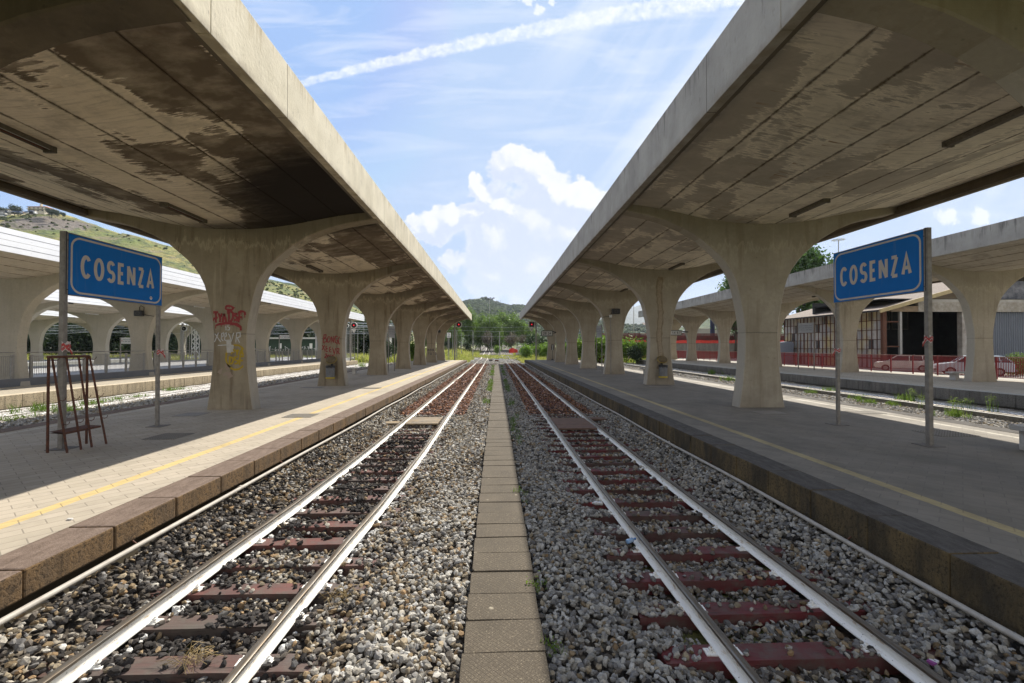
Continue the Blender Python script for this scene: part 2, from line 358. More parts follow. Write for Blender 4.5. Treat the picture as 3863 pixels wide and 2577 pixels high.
M_PR=paver('paving_right',(.20,.18,.15),(.235,.21,.175),(.09,.08,.07),yel=6.13,white=12.5,rot=.82,jm=.32,dirt=.6)  # darker than the left paving: part of the shade is in the colour
M_P2=paver('paving_plain',(.40,.35,.27),(.44,.39,.31),(.16,.14,.11),rot=-.87)
def kerb(name,top,face,face2):
    def fn(g):
        p=g.pos(); x,y,z=g.sep(p); nz=g.sep(g.node('ShaderNodeNewGeometry').outputs['Normal'])[2]
        t=g.mix(g.mr(g.noise(g.comb(g.mul(x,3),y,z),3,6,.7),.35,.66),top,tuple(min(1,k*1.6+.03) for k in top))
        t=g.mix(g.mr(g.noise(p,55,3,.7),.55,.7,0,.6),t,tuple(k*1.9+.04 for k in top))
        f=g.mix(g.mr(g.noise(g.comb(g.mul(x,1),y,g.mul(z,.4)),2.4,5,.7),.38,.64),face,face2)
        pit=g.noise(p,26,4,.7); f=g.mix(g.mr(pit,.52,.62,0,.85),f,tuple(k*.18 for k in face))
        st=g.noise(g.comb(x,y,g.mul(z,.06)),6,4,.7); f=g.mix(g.mr(st,.5,.66,0,.6),f,tuple(k*.3 for k in face))
        c=g.mix(g.mr(nz,.4,.7),f,t)
        return {'Base Color':c,'Normal':g.bump(g.add(g.mul(pit,-1),g.mul(g.noise(p,90,2),.3)),.9,.015)}
    return mat(name,fn,rough=.92)
M_KL=kerb('kerb_stone_left',(.11,.075,.055),(.17,.10,.04),(.10,.065,.035))
M_KR=kerb('kerb_stone_right',(.048,.042,.036),(.15,.105,.045),(.045,.036,.022))  # top colour lowered to carry the shade the right kerb lies in
M_K2=kerb('kerb_stone_pale',(.40,.34,.25),(.42,.35,.24),(.33,.27,.18))
M_KG=kerb('kerb_stone_grey',(.26,.25,.22),(.24,.22,.19),(.16,.15,.13))
M_DARKW=mat('retaining_wall',lambda g:{'Base Color':g.mix(g.noise(g.pos(),3,5),(.035,.028,.018),(.09,.07,.04))},rough=.95)
def simple(name,c1,c2=None,sc_=6,rough=.7,metal=0,b=0,**kw):
    c2=c2 or c1
    def fn(g):
        p=g.pos(); n=g.noise(p,sc_,5,.65); r={'Base Color':g.mix(g.mr(n,.35,.65),c1,c2)}
        if b: r['Normal']=g.bump(n,b,.01)
        return r
    return mat(name,fn,rough=rough,metal=metal,**kw)
def wood(name,c1,c2,c3):
    def fn(g):
        p=g.pos(); x,y,z=g.sep(p)
        gr=g.noise(g.comb(g.mul(x,.7),g.mul(y,14),g.mul(z,8)),2.2,6,.7)
        c=g.mix(g.mr(gr,.3,.7),c1,c2); c=g.mix(g.mr(g.noise(g.comb(x,g.mul(y,2),0),.9,4,.6),.45,.62,0,.9),c,c3)
        rn=g.node('ShaderNodeObjectInfo').outputs['Random']; c=g.mix(g.mr(rn,.35,.95,0,.6),c,(.085,.072,.062)); c=g.mix(g.mr(g.noise(p,6,5,.7),.45,.65,0,.7),c,(.10,.085,.07))
        c=g.mix(g.mr(gr,.60,.70,0,.85),c,(.02,.012,.01))
        return {'Base Color':c,'Normal':g.bump(gr,.8,.012),'Roughness':g.mr(g.noise(p,2),.4,.6,.55,.85)}
    return mat(name,fn)
M_SLP_L=wood('sleeper_wood_left',(.17,.055,.045),(.10,.045,.038),(.075,.066,.062))
M_SLP_R=wood('sleeper_wood_right',(.16,.026,.030),(.11,.022,.025),(.10,.04,.036))
M_PLANK=wood('plank_wood',(.42,.31,.17),(.34,.24,.12),(.30,.24,.16))
def railpaint(g):
    p=g.pos(); n=g.noise(p,14,6,.7); x,y,z=g.sep(p)
    c=g.mix(g.mr(g.noise(g.comb(g.mul(x,3),y,g.mul(z,3)),5,5,.7),.56,.70),(.80,.79,.75),(.42,.30,.18))
    c=g.mix(g.mr(g.noise(p,40,3,.6),.66,.74),c,(.10,.08,.06))
    return {'Base Color':c,'Normal':g.bump(n,.4,.006)}
M_RPAINT=mat('rail_white_paint',railpaint,rough=.75)
M_RHEAD=mat('rail_head_steel',lambda g:{'Base Color':g.mix(g.mr(g.noise(g.scl(g.pos(),(30,1.2,1)),2,5,.65),.35,.65),(.26,.25,.23),(.20,.15,.10)),'Roughness':g.mr(g.noise(g.scl(g.pos(),(30,.8,1)),3,3),.3,.7,.30,.55)},metal=.75)
M_RUST=simple('rusty_steel',(.15,.055,.028),(.07,.035,.025),18,.85,0,.4)
M_GALV=simple('galvanised_steel',(.36,.35,.33),(.27,.26,.245),9,.55,.3)
M_POST=simple('sign_post_steel',(.30,.28,.25),(.21,.19,.165),9,.6,.25)
M_BLACK=simple('black_metal',(.02,.02,.022),(.03,.03,.03),9,.45)
M_WHITE=simple('white_paint',(.78,.78,.76),(.66,.65,.62),8,.5)
def cosenza(g):
    p=g.pos(); x,y,z=g.sep(p); s=g.noise(g.comb(x,g.mul(y,1),g.mul(z,.1)),6,4,.6)
    c=g.mix(g.noise(p,4,5),(.003,.145,.50),(.005,.175,.57)); c=g.mix(g.mr(s,.58,.74,0,.4),c,(.12,.22,.42))
    return {'Base Color':c,'Specular IOR Level':.25}
M_BLUE=mat('sign_blue',cosenza,rough=.6)
M_LETTER=simple('sign_letter_cream',(.60,.55,.47),(.52,.48,.42),7,.55)
M_PIPE=simple('grey_pipe',(.46,.43,.38),(.34,.31,.27),7,.6)
M_SLAB=None
def slabm(g):
    p=g.pos(); x,y,z=g.sep(p); n=g.noise(p,60,3,.7); b=g.noise(p,2.2,5,.6)
    c=g.mix(g.mr(b,.3,.7),(.062,.049,.033),(.105,.084,.058)); c=g.mix(g.mr(n,.55,.72,0,.65),c,(.34,.285,.20))
    u=g.add(x,y); v=g.sub(x,y)
    l1=g.m('ABSOLUTE',g.sub(g.m('FRACT',g.mul(u,18)),.5)); l2=g.m('ABSOLUTE',g.sub(g.m('FRACT',g.mul(v,18)),.5))
    gr=g.m('MAXIMUM',g.mr(l1,.40,.47),g.mr(l2,.40,.47)); gr=g.mul(gr,g.mr(b,.35,.55,.35,1))
    c=g.mix(g.mul(gr,.5),c,(.09,.07,.05)); c=g.mix(g.mr(g.vor(p,2.3),.04,.075,.5,0),c,(.5,.44,.33))
    return {'Base Color':c,'Normal':g.bump(g.sub(g.mul(n,.5),gr),.7,.006)}
M_SLAB=mat('walkway_slab',slabm,rough=.9)
def tinted(name,rough=.9,bump=.5,sc_=50,spec=.3,trans=False):
    def fn(g):
        a=g.node('ShaderNodeVertexColor',layer_name='tint').outputs[0]; p=g.pos()
        c=g.mix(g.mr(g.noise(p,sc_,4,.7),.35,.7,.0,.45),a,(.04,.03,.02)) if sc_ else a
        r={'Base Color':c}
        if bump: r['Normal']=g.bump(g.noise(p,sc_*1.5,3),bump,.006)
        return r
    m=mat(name,fn,rough=rough); m.node_tree.nodes['Principled BSDF'].inputs['Specular IOR Level'].default_value=spec; return m
M_STONE=tinted('ballast_stone')
def leafm(name,c1,c2,tr=.3):
    def fn(g):
        n=g.node('ShaderNodeVertexColor',layer_name='tint').outputs[0]; k=g.sep(n)[0]
        return {'Base Color':g.mix(k,c1,c2)}
    m=mat(name,fn,rough=.6); nt=m.node_tree; b=nt.nodes['Principled BSDF']; g=G(nt)
    t=g.node('ShaderNodeBsdfTranslucent'); c=b.inputs['Base Color'].links[0].from_socket; nt.links.new(g.mix(.5,c,(c2[0]*1.2,c2[1]*1.5,c2[2]*.6)),t.inputs[0])
    mx=g.node('ShaderNodeMixShader',{0:tr}); nt.links.new(b.outputs[0],mx.inputs[1]); nt.links.new(t.outputs[0],mx.inputs[2])
    nt.links.new(mx.outputs[0],nt.nodes['Material Output'].inputs[0]); return m
M_LEAF=leafm('leaf_poplar',(.065,.11,.03),(.18,.26,.06))
M_LEAFD=leafm('leaf_dark',(.016,.032,.012),(.045,.072,.024),.2)
M_LEAFY=leafm('leaf_bright',(.08,.15,.025),(.20,.29,.05),.35)
M_GRASS=leafm('grass_blades',(.16,.20,.045),(.42,.38,.14),.4)
M_DRY=simple('dry_straw',(.36,.27,.13),(.28,.20,.09),9,.9)
M_BARK=simple('bark',(.09,.07,.05),(.05,.04,.03),9,.95)

# ------------------------------------------------ ground
def groundm(g):
    p=g.pos(); n=g.noise(p,.06,6,.65); n2=g.noise(p,.9,6,.7)
    c=g.mix(g.mr(n,.35,.65),(.16,.17,.055),(.27,.24,.11)); c=g.mix(g.mr(n2,.42,.7),c,(.085,.11,.03))
    return {'Base Color':c,'Normal':g.bump(n2,.8,.15)}
M_GROUND=mat('ground_grass',groundm,rough=.95)
def ballm(g):
    p=g.pos(); v=g.vor(p,11,out=0); cc=g.vor(p,11,out=1); s=g.sep(cc)[0]
    c=g.mix(s,(.15,.12,.09),(.48,.44,.37)); c=g.mix(g.mr(v,.25,.55),c,(.05,.04,.03))
    return {'Base Color':c,'Normal':g.bump(v,1,.05)}
M_BBED=mat('ballast_bed',ballm,rough=.95)
mb=MB(); mb.quad((-3000,-200,-.9),(3000,-200,-.9),(3000,6000,-.9),(-3000,6000,-.9)); obj('ground',mb,M_GROUND,kind='structure')
def zrise(y): return np.clip(np.asarray(y,float)-104,0,400)*.03
def bh(x,y):   # height of the ballast surface, numpy
    x=np.asarray(x,float); y=np.asarray(y,float)
    xs=[-4.62,-4.35,-4.1,-3.9,-3.4,-2.2,-1.6,-1.2,-.6,-.31,.47,.8,1.2,1.9,2.9,3.8,4.2,4.5,4.75]
    zs=[-.40,-.47,-.62,-.70,-.775,-.775,-.70,-.665,-.64,-.66,-.66,-.645,-.70,-.80,-.81,-.78,-.66,-.55,-.47]
    z=np.interp(x,xs,zs); z=z+.018*np.sin(x*5.1+y*1.7)+.014*np.sin(x*2.3-y*3.9)
    far=np.clip((y-45)/25,0,1); return z*(1-far)+(-.74+.02*np.sin(y*3+x*5))*far
def gridmesh(name,xs,ys,fz,m,**k):
    X,Y=np.meshgrid(xs,ys); Z=fz(X,Y); V=np.stack([X.ravel(),Y.ravel(),Z.ravel()],1); nx=len(xs); ny=len(ys)
    i=np.arange(nx-1); j=np.arange(ny-1); I,J=np.meshgrid(i,j); a=(J*nx+I).ravel(); F=np.stack([a,a+1,a+nx+1,a+nx],1)
    return npmesh(name,V,F,m,smooth=True,**k)
gridmesh('ballast_bed',np.linspace(-4.75,4.9,60),np.linspace(-3,76,240),lambda x,y:bh(x,y)-.11,M_BBED,kind='structure')
gridmesh('track_yard',np.linspace(-26,26,80),np.linspace(74,230,157),lambda x,y:-.74-.12*np.clip((abs(x+ (y-76)*.02)-9)/6,0,1)+zrise(y)+.02*np.sin(x*3+y*2),M_BBED,kind='structure')
# side track beds
gridmesh('left_track_bed',np.linspace(-21.8,-12.9,40),np.linspace(0,90,120),lambda x,y:-.68+.02*np.sin(x*4+y*2.1)+.1*np.exp(-((x+17.3)/.8)**2)-.06*(x<-18.5),M_BBED,kind='structure')
gridmesh('right_track_bed',np.linspace(13.5,23.6,40),np.linspace(0,90,120),lambda x,y:-.68+.02*np.sin(x*4+y*2.1),M_BBED,kind='structure')

def limed(g):
    p=g.pos(); v=g.vor(p,13); x,y,z=g.sep(p); c=g.mix(g.mr(g.noise(p,1.4,5,.7),.52,.74),(.84,.83,.81),(.50,.46,.40)); c=g.mix(g.mr(v,.30,.6,0,.8),c,(.16,.14,.12)); return {'Base Color':c,'Normal':g.bump(v,.8,.03)}
M_LIME=mat('limed_ballast',limed,rough=.95)
gridmesh('limed_track_bed',np.linspace(-21.35,-18.7,16),np.linspace(2,88,120),lambda x,y:-.575+.02*np.sin(x*7+y*3.1)-.1*(x>-18.85),M_LIME,kind='structure')
gridmesh('limed_track_bed',np.linspace(20.25,22.9,16),np.linspace(2,88,120),lambda x,y:-.62+.02*np.sin(x*7+y*3.1),M_LIME,kind='structure')
# ------------------------------------------------ platforms
def platform(name,x0,x1,y0,y1,mp,mk,sideIn,sideOut,z=0.,thick=.95,taper=None):
    p=thing(name,None,None,(0,0,0)); p['kind']='structure'; del_=None
    xi=x0 if sideIn<0 else x1
    kw=.56; ks=-1 if sideIn<0 else 1
    a,b=(x0+kw,x1-.56) if True else (x0,x1)
    mb=MB(); mb.box(a+.004,b-.004,y0,y1,z-.3,z); obj('paving',mb,mp,p)
    mb=MB(); mb.box(x0+.09,x1-.09,y0,y1-.02,z-thick,z-.3); obj('retaining_wall',mb,M_DARKW if mk in (M_KL,M_KR) else mk,p)
    for side in (0,1):
        mb=MB(); y=y0
        while y<y1-.05:
            L=1.05 if mk in (M_KL,M_KR) else .98; e=min(y+L-.009,y1)
            hx=random.uniform(-.006,.006); hz=random.uniform(-.004,.005)
            if side==0: mb.box(x0+hx,x0+kw,y,e,z-(.47 if mk is M_KR else .6 if mk is M_KG else .285),z+.008+hz)
            else: mb.box(x1-kw,x1+hx,y,e,z-(.6 if mk is M_K2 else .285),z+.008+hz)
            y+=L
        obj('kerb',mb,mk,p,bevel=.022)
    return p
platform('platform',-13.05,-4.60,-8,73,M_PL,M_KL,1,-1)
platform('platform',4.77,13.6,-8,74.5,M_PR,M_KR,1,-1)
platform('platform',-26.1,-21.75,0,72,M_P2,M_K2,1,-1)
platform('platform',23.5,33.3,0,75,M_P2,M_KG,1,-1)
mb=MB(); mb.box(-49,-26.6,5,95,-.7,.12); obj('path',mb,simple('grey_paving',(.42,.42,.42),(.34,.34,.34),2,.9),kind='structure')
mb=MB(); mb.box(-72,-60,20,120,-.7,.1); obj('path',mb,MATS['grey_paving'],kind='structure')
mb=MB(); mb.box(33.4,75,10,95,-.8,-.22); obj('road',mb,simple('dusty_asphalt',(.42,.39,.33),(.30,.28,.24),1.2,.95),kind='structure')
# edge pipes
for x,z,sgn,who in ((-4.49,-.315,1,'left'),(4.66,-.405,-1,'right')):
    pts=[(x+.012*math.sin(i*1.1),-1+i*1.3,z+.012*math.sin(i*.9+1)) for i in range(57)]
    t=thing('cable_pipe','grey plastic pipe running under the %s platform kerb'%who,'pipe',(x,0,z),'pipes along the platform walls')
    mb=MB(); mb.tube(pts,.032,8); obj('pipe',mb,M_PIPE,t,smooth=True)
    for i in range(3,24,4):
        mb=MB(); mb.tube([(x,pts[i][1],pts[i][2]),(x,pts[i][1]+.05,pts[i][2])],.041,8); obj('coupling',mb,M_PIPE,t)
    for i in range(2,24,3):
        mb=MB(); mb.bar((x,pts[i][1]+.4,pts[i][2]-.03),(x-sgn*.10,pts[i][1]+.4,pts[i][2]+.05),.014); obj('bracket',mb,M_RUST,t)

# ------------------------------------------------ canopies
PROF=[(0,.84),(.35,.785),(1,.70),(1.6,.64),(2.2,.61),(2.62,.605),(2.7,.60),(3.2,.65),(3.8,.76),(4.2,.845),(4.6,.96),(4.95,1.13),(5.25,1.34),(5.5,1.56),(5.75,1.84)]
ARM=[(1.84,5.75),(2.22,6.07),(2.8,6.41),(3.5,6.70),(4.1,6.87),(4.84,7.01),(5.15,7.06)]
SOF=[(0,0),(1,.035),(2,.165),(3,.38),(4,.57),(5.15,.70)]
def sof(d): return float(np.interp(abs(d),[a for a,b in SOF],[b for a,b in SOF]))
def sofs(d):  # smoothed
    return (sof(d-.35)+sof(d+.35)+sof(d)*2)/4-.03
def column_mesh(cx,y0,s,h0,hw,th=.45):
    """one pier with its two arms, s = scale of the profile, h0 = soffit height at the centre"""
    mb=MB(); k=(h0-.55)/(6.63-.55)
    prof=[(z*k,w_*s) for z,w_ in PROF]
    arm=[(d*s,z*k) for d,z in ARM]; arm=[(d,z) for d,z in arm if d<hw-.12]; dl=hw-.1
    arm.append((dl,float(np.interp(dl,[a*s for a,b in ARM],[b*k for a,b in ARM]))))
    ch=.028
    layers=[(y0,ch),(y0+ch,0),(y0+th-ch,0),(y0+th,ch)]
    # outline: right side up then soffit back
    outl=[(w_,z) for z,w_ in prof]+arm[1:]
    soffx=[dl-(dl)*i/10 for i in range(11)]
    base=len(mb.v); N=[]
    for (y,c) in layers:
        ring=[]
        for (xx,zz) in outl: ring.append((xx-c if zz<prof[-1][0]*.9 else xx-c*.5,y,zz+(c if zz>prof[-1][0]*.8 else 0)))
        for x in soffx: ring.append((x,y,h0+sofs(x)+.04))
        N.append(ring)
    n1=len(outl)
    for sg in (1,-1):
        for li in range(3):
            for i in range(n1-1):
                a,b,c_,d=N[li][i],N[li][i+1],N[li+1][i+1],N[li+1][i]
                q=[(cx+sg*p[0],p[1],p[2]) for p in (a,b,c_,d)]
                mb.quad(*(q if sg<0 else q[::-1]))
    # faces front/back: rows for the stem, strips for the arms
    for li,flip in ((0,False),(3,True)):
        R=N[li]; npf=len(prof)
        for i in range(npf-1):
            a,b=R[i],R[i+1]; q=[(cx-a[0],a[1],a[2]),(cx+a[0],a[1],a[2]),(cx+b[0],b[1],b[2]),(cx-b[0],b[1],b[2])]
            mb.quad(*(q[::-1] if flip else q))
        top=R[npf-1]; yy=top[1]; w_=top[0]
        m_=8
        for i in range(m_):
            x0=-w_+2*w_*i/m_; x1=-w_+2*w_*(i+1)/m_
            q=[(cx+x0,yy,top[2]),(cx+x1,yy,top[2]),(cx+x1,yy,h0+sofs(x1)+.04),(cx+x0,yy,h0+sofs(x0)+.04)]
            mb.quad(*(q[::-1] if flip else q))
        for sg in (1,-1):
            for i in range(npf-1,n1-1):
                a,b=R[i],R[i+1]
                q=[(cx+sg*a[0],yy,a[2]),(cx+sg*b[0],yy,b[2]),(cx+sg*b[0],yy,h0+sofs(b[0])+.04),(cx+sg*a[0],yy,h0+sofs(a[0])+.04)]
                if (sg<0)!=flip: q=q[::-1]
                mb.quad(*q)
    return mb
def canopy(label,cx,hw,h0,zb,zt,y0,y1,cols,s,mcol,msof,mfas,th=.54,inner=-1,clad=False,jsp=1.05,group='concrete platform canopies'):
    t=thing('platform_canopy',label,'canopy',(cx,(y0+y1)/2,0),group)
    for i,(xc,y) in enumerate(cols):
        mb=column_mesh(xc,y,s,h0,hw-(abs(xc-cx))*1.0,th)
        o=obj('column',mb,(M_SHADE_GRIME if (cx==-9.19 and y==5.8) else mcol),t,auto=38)
        COLS.append((cx,xc,y,o))
    # soffit with grooves, roof on top
    dl=hw-.12; pts=[]
    ks=int(dl/jsp+.5)
    gx=[(k+.5)*jsp for k in range(-ks-1,ks+1) if abs((k+.5)*jsp)<dl-.05]
    xs=sorted(set([round(-dl+2*dl*i/44,4) for i in range(45)]))
    lst=[(x,0) for x in xs if min([abs(x-q) for q in gx]+[9])>.03]
    for q in gx: lst+=[(q-.016,0),(q-.010,.022),(q+.010,.022),(q+.016,0)]
    lst.sort()
    mb=MB(); 
    for (a,ga),(b,gb) in zip(lst[:-1],lst[1:]):
        mb.quad((cx+a,y1,h0+sofs(a)+ga),(cx+b,y1,h0+sofs(b)+gb),(cx+b,y0,h0+sofs(b)+gb),(cx+a,y0,h0+sofs(a)+ga))
    mb.quad((cx-dl,y0,zt-.12),(cx+dl,y0,zt-.12),(cx+dl,y1,zt-.12),(cx-dl,y1,zt-.12))
    for y in (y0,y1):
        for (a,ga),(b,gb) in zip(lst[:-1],lst[1:]): mb.quad((cx+a,y,h0+sofs(a)+ga),(cx+b,y,h0+sofs(b)+gb),(cx+b,y,zt-.12),(cx+a,y,zt-.12))
    obj('roof_slab',mb,msof,t)
    for sg in (-1,1):
        mb=MB(); xa=cx+sg*hw; xb=cx+sg*(hw-.20); a,b=min(xa,xb),max(xa,xb)
        yj=[y0]+[c_[1]+.55+.22 for c_ in cols if y0<c_[1]+.77<y1]+[y1]
        for p0,p1 in zip(yj[:-1],yj[1:]): mb.box(a,b,p0+.006,p1-.006,zb,zt)
        o=obj('fascia',mb,(M_BEAM if (not clad and sg*cx>0 and abs(cx)<20) else mfas),t,bevel=.01)
        if not clad:
            mb=MB(); c0,c1=(a+.03,b+.10) if sg<0 else (a-.10,b-.03); mb.box(c0,c1,y0,y1,zb+.02,zb+.16)
            obj('edge_lip',mb,M_LIP,t)
        if clad:
            n=4; hh=(zt-zb)/n
            for i in range(n):
                mb=MB(); e=.03+.012*(i%2); z0=zb+i*hh+.012; z1=zb+(i+1)*hh-.006
                c0,c1=(a-e,a-.004) if sg<0 else (b+.004,b+e); mb.box(c0,c1,y0,y1,z0,z1)
                yy=y0+1
                while yy<y1: mb.box(c0-.008 if sg<0 else c0,c1 if sg<0 else c1+.008,yy,yy+.03,z0+hh*.45,z0+hh*.45+.03); yy+=2.1
                obj('cladding_panel',mb,M_CLAD,t)
    return t
COLS=[]
M_SHADE_GRIME=concrete('column_concrete_shade_grime',(.085,.066,.042),(.17,.135,.09),streak=.5,streakcol=(.05,.04,.028))  # near left column: its shade and brown grime both put into a darker colour
M_BEAM=concrete('edge_beam_brown',(.17,.135,.085),(.27,.22,.15),streak=.6,streakcol=(.10,.075,.05))
M_LIP=concrete('drip_lip_dark',(.10,.08,.055),(.19,.155,.11),streak=.4)
M_CLAD=simple('white_metal_cladding',(.88,.89,.91),(.82,.83,.86),1.5,.4)
LC=[(-9.19,-3.4),(-9.19,5.8),(-9.19,15.95),(-9.13,25.45),(-9.18,35.25),(-9.1,44.6),(-9.06,54.0),(-8.87,62.3),(-8.70,71.0)]
RC=[(9.55,-3.6),(9.55,5.8),(9.55,15.85),(9.45,25.55),(9.40,35.3),(9.32,44.8),(9.37,55.0),(9.2,63.5),(9.12,73.0)]
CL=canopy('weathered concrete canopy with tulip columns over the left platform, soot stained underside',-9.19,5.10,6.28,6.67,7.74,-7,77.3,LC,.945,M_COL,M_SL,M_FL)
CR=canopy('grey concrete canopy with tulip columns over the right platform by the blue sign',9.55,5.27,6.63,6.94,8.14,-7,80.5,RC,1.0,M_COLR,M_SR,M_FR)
W1C=[(-27.0,y) for y in (7.5,16.7,25.86,35.1,44.2,52.9,61.8,71)]
W1=canopy('white metal clad canopy nearest the left platform with pale tulip columns',-27.0,5.2,5.95,6.40,7.47,2,75.5,W1C,.98,M_WCOL,M_SW,M_WCOL,clad=True,group='white clad canopies')
W2=canopy('second white clad canopy seen under the nearer white one',-45.7,5.2,5.95,6.40,7.47,28,82,[(-45.7,y) for y in (34.8,44.3,53.8,63.3,72.6,80)],.98,M_WCOL,M_SW,M_WCOL,clad=True,group='white clad canopies')
W3=canopy('farthest white clad canopy in front of the dark wood',-66.,5.2,5.95,6.40,7.47,46,100,[(-66.,y) for y in (47.5,57,67,77,87,97)],.98,M_WCOL,M_SW,M_WCOL,clad=True,group='white clad canopies')
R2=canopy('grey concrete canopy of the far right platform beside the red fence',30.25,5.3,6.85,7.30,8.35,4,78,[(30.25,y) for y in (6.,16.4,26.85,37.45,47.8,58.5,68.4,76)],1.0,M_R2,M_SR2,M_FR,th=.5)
# ------------------------------------------------ lettering made of strokes
def arc(cx,cy,rx,ry,a0,a1,n=14): return [(cx+rx*math.cos(math.radians(a0+(a1-a0)*i/n)),cy+ry*math.sin(math.radians(a0+(a1-a0)*i/n))) for i in range(n+1)]
GL={'A':[[(0,0),(.5,1),(1,0)],[(.2,.32),(.8,.32)]],'B':[[(0,0),(0,1)],[(0,1),(.55,1)]+arc(.6,.77,.33,.23,90,-90,8)+[(0,.54)],[(.6,.54)]+arc(.62,.27,.38,.27,90,-90,8)+[(0,0)]],
'C':[arc(.52,.5,.52,.5,42,318,20)],'D':[[(0,0),(0,1),(.4,1)]+arc(.4,.5,.6,.5,90,-90,12)+[(0,0)]],'E':[[(1,1),(0,1),(0,0),(1,0)],[(0,.52),(.85,.52)]],'F':[[(1,1),(0,1),(0,0)],[(0,.52),(.8,.52)]],
'G':[arc(.52,.5,.5,.5,42,360,20)+[(.6,.5)]],'I':[[(.5,0),(.5,1)]],'K':[[(0,0),(0,1)],[(1,1),(.05,.45)],[(.3,.6),(1,0)]],'L':[[(0,1),(0,0),(1,0)]],'M':[[(0,0),(0,1),(.5,.35),(1,1),(1,0)]],'N':[[(0,0),(0,1)],[(0,1),(1,0)],[(1,0),(1,1)]],
'O':[arc(.5,.5,.5,.5,0,360,26)],'P':[[(0,0),(0,1),(.6,1)]+arc(.65,.75,.33,.25,90,-90,8)+[(0,.5)]],'R':[[(0,0),(0,1),(.6,1)]+arc(.65,.75,.33,.25,90,-90,8)+[(0,.5)],[(.5,.5),(1,0)]],
'S':[arc(.5,.74,.44,.26,28,270,12)+arc(.5,.25,.47,.25,90,-152,12)[1:]],'T':[[(0,1),(1,1)],[(.5,1),(.5,0)]],'U':[[(0,1),(0,.35)]+arc(.5,.35,.5,.35,180,360,8)+[(1,1)]],'V':[[(0,1),(.5,0),(1,1)]],'X':[[(0,0),(1,1)],[(0,1),(1,0)]],'Y':[[(0,1),(.5,.5),(1,1)],[(.5,.5),(.5,0)]],
'Z':[[(0,1),(.93,1)],[(.90,.98),(.10,.02)],[(.07,0),(1,0)]],'0':[arc(.5,.5,.45,.5,0,360,20)],'1':[[(.2,.75),(.6,1),(.6,0)]],'2':[arc(.5,.7,.45,.3,160,-30,10)+[(.05,0),(1,0)]],'3':[arc(.45,.75,.42,.25,150,-90,9),arc(.45,.26,.5,.26,90,-150,9)],'4':[[(.75,0),(.75,1),(0,.3),(1,.3)]],'5':[[(.95,1),(.15,1),(.1,.55)]+arc(.45,.32,.5,.32,120,-150,10)],'7':[[(0,1),(1,1),(.35,0)]],'-':[[(.1,.45),(.9,.45)]],'.':[[(.45,.0),(.55,.0)]],'e':[arc(.55,.76,.4,.24,60,270,8),arc(.55,.27,.5,.27,90,300,8)]}
def ribbon(pl,wd,jit=0,rnd=False):
    """2D polyline -> list of quads (2D)"""
    if jit: pl=[(x+random.uniform(-jit,jit),y+random.uniform(-jit,jit)) for x,y in pl]
    n=len(pl); L=[];R=[]; closed=math.hypot(pl[0][0]-pl[-1][0],pl[0][1]-pl[-1][1])<1e-6 and n>3
    for i,(x,y) in enumerate(pl):
        if closed: p=pl[i-1 if i>0 else n-2]; q=pl[i+1 if i<n-1 else 1]
        else: p=pl[max(i-1,0)]; q=pl[min(i+1,n-1)]
        d1=(x-p[0],y-p[1]); d2=(q[0]-x,q[1]-y)
        if not closed and i==0: d1=d2
        if not closed and i==n-1: d2=d1
        l1=math.hypot(*d1) or 1; l2=math.hypot(*d2) or 1; d1=(d1[0]/l1,d1[1]/l1); d2=(d2[0]/l2,d2[1]/l2)
        nx,ny=-(d1[1]+d2[1]),(d1[0]+d2[0]); l=math.hypot(nx,ny)
        if l<.25: nx,ny=-d2[1],d2[0]; k=1
        else: nx/=l; ny/=l; k=1/max(.45,(nx*-d2[1]+ny*d2[0]))
        h=wd/2*k*(random.uniform(.8,1.2) if jit else 1); L.append((x+nx*h,y+ny*h)); R.append((x-nx*h,y-ny*h))
    return [(R[i],R[i+1],L[i+1],L[i]) for i in range(n-1)]
class Writer:
    def __init__(s,org,right,up,off=.0015): s.o=Vector(org); s.r=Vector(right).normalized(); s.u=Vector(up).normalized(); s.n=s.r.cross(s.u); s.mb=MB(); s.k=0; s.off=off
    def P(s,a,b): return tuple(s.o+s.r*a+s.u*b+s.n*(s.off+s.k*.0003))
    def stroke(s,pl,wd,jit=0):
        s.k+=1
        for q in ribbon(pl,wd,jit): s.mb.poly([s.P(*p) for p in q])
        return s
    def text(s,t,x,y,h,cw,gap,wd,jit=0,slant=0,widths=None,drip=0):
        for i,ch in enumerate(t):
            wd_=cw if not widths else widths[i]
            for pl in GL.get(ch,[]):
                pts=[(x+p[0]*(wd_-wd)+wd/2+slant*p[1],y+wd/2+p[1]*(h-wd)) for p in pl]
                if jit:
                    q=[]
                    for a,b in zip(pts[:-1],pts[1:]):
                        m=max(1,int(math.hypot(a[0]-b[0],a[1]-b[1])/(h*.18)))
                        q+=[(a[0]+(b[0]-a[0])*j/m,a[1]+(b[1]-a[1])*j/m) for j in range(m)]
                    pts=q+[pts[-1]]
                s.stroke(pts,wd,jit)
                if drip and random.random()<drip:
                    a=random.choice(pts); s.stroke([a,(a[0],a[1]-h*random.uniform(.15,.4))],wd*.35)
            x+=wd_+gap if ch!=' ' else cw*.8
        return x
    def rrect(s,x0,x1,y0,y1,r,wd):
        p=arc(x1-r,y1-r,r,r,0,90,8)+arc(x0+r,y1-r,r,r,90,180,8)+arc(x0+r,y0+r,r,r,180,270,8)+arc(x1-r,y0+r,r,r,270,360,8); p.append(p[0]); return s.stroke(p,wd)
    def rect(s,x0,x1,y0,y1):
        s.k+=1; s.mb.poly([s.P(x0,y0),s.P(x1,y0),s.P(x1,y1),s.P(x0,y1)]); return s
    def disc(s,x,y,r,n=20): s.k+=1; s.mb.poly([s.P(x+r*math.cos(2*math.pi*i/n),y+r*math.sin(2*math.pi*i/n)) for i in range(n)]); return s

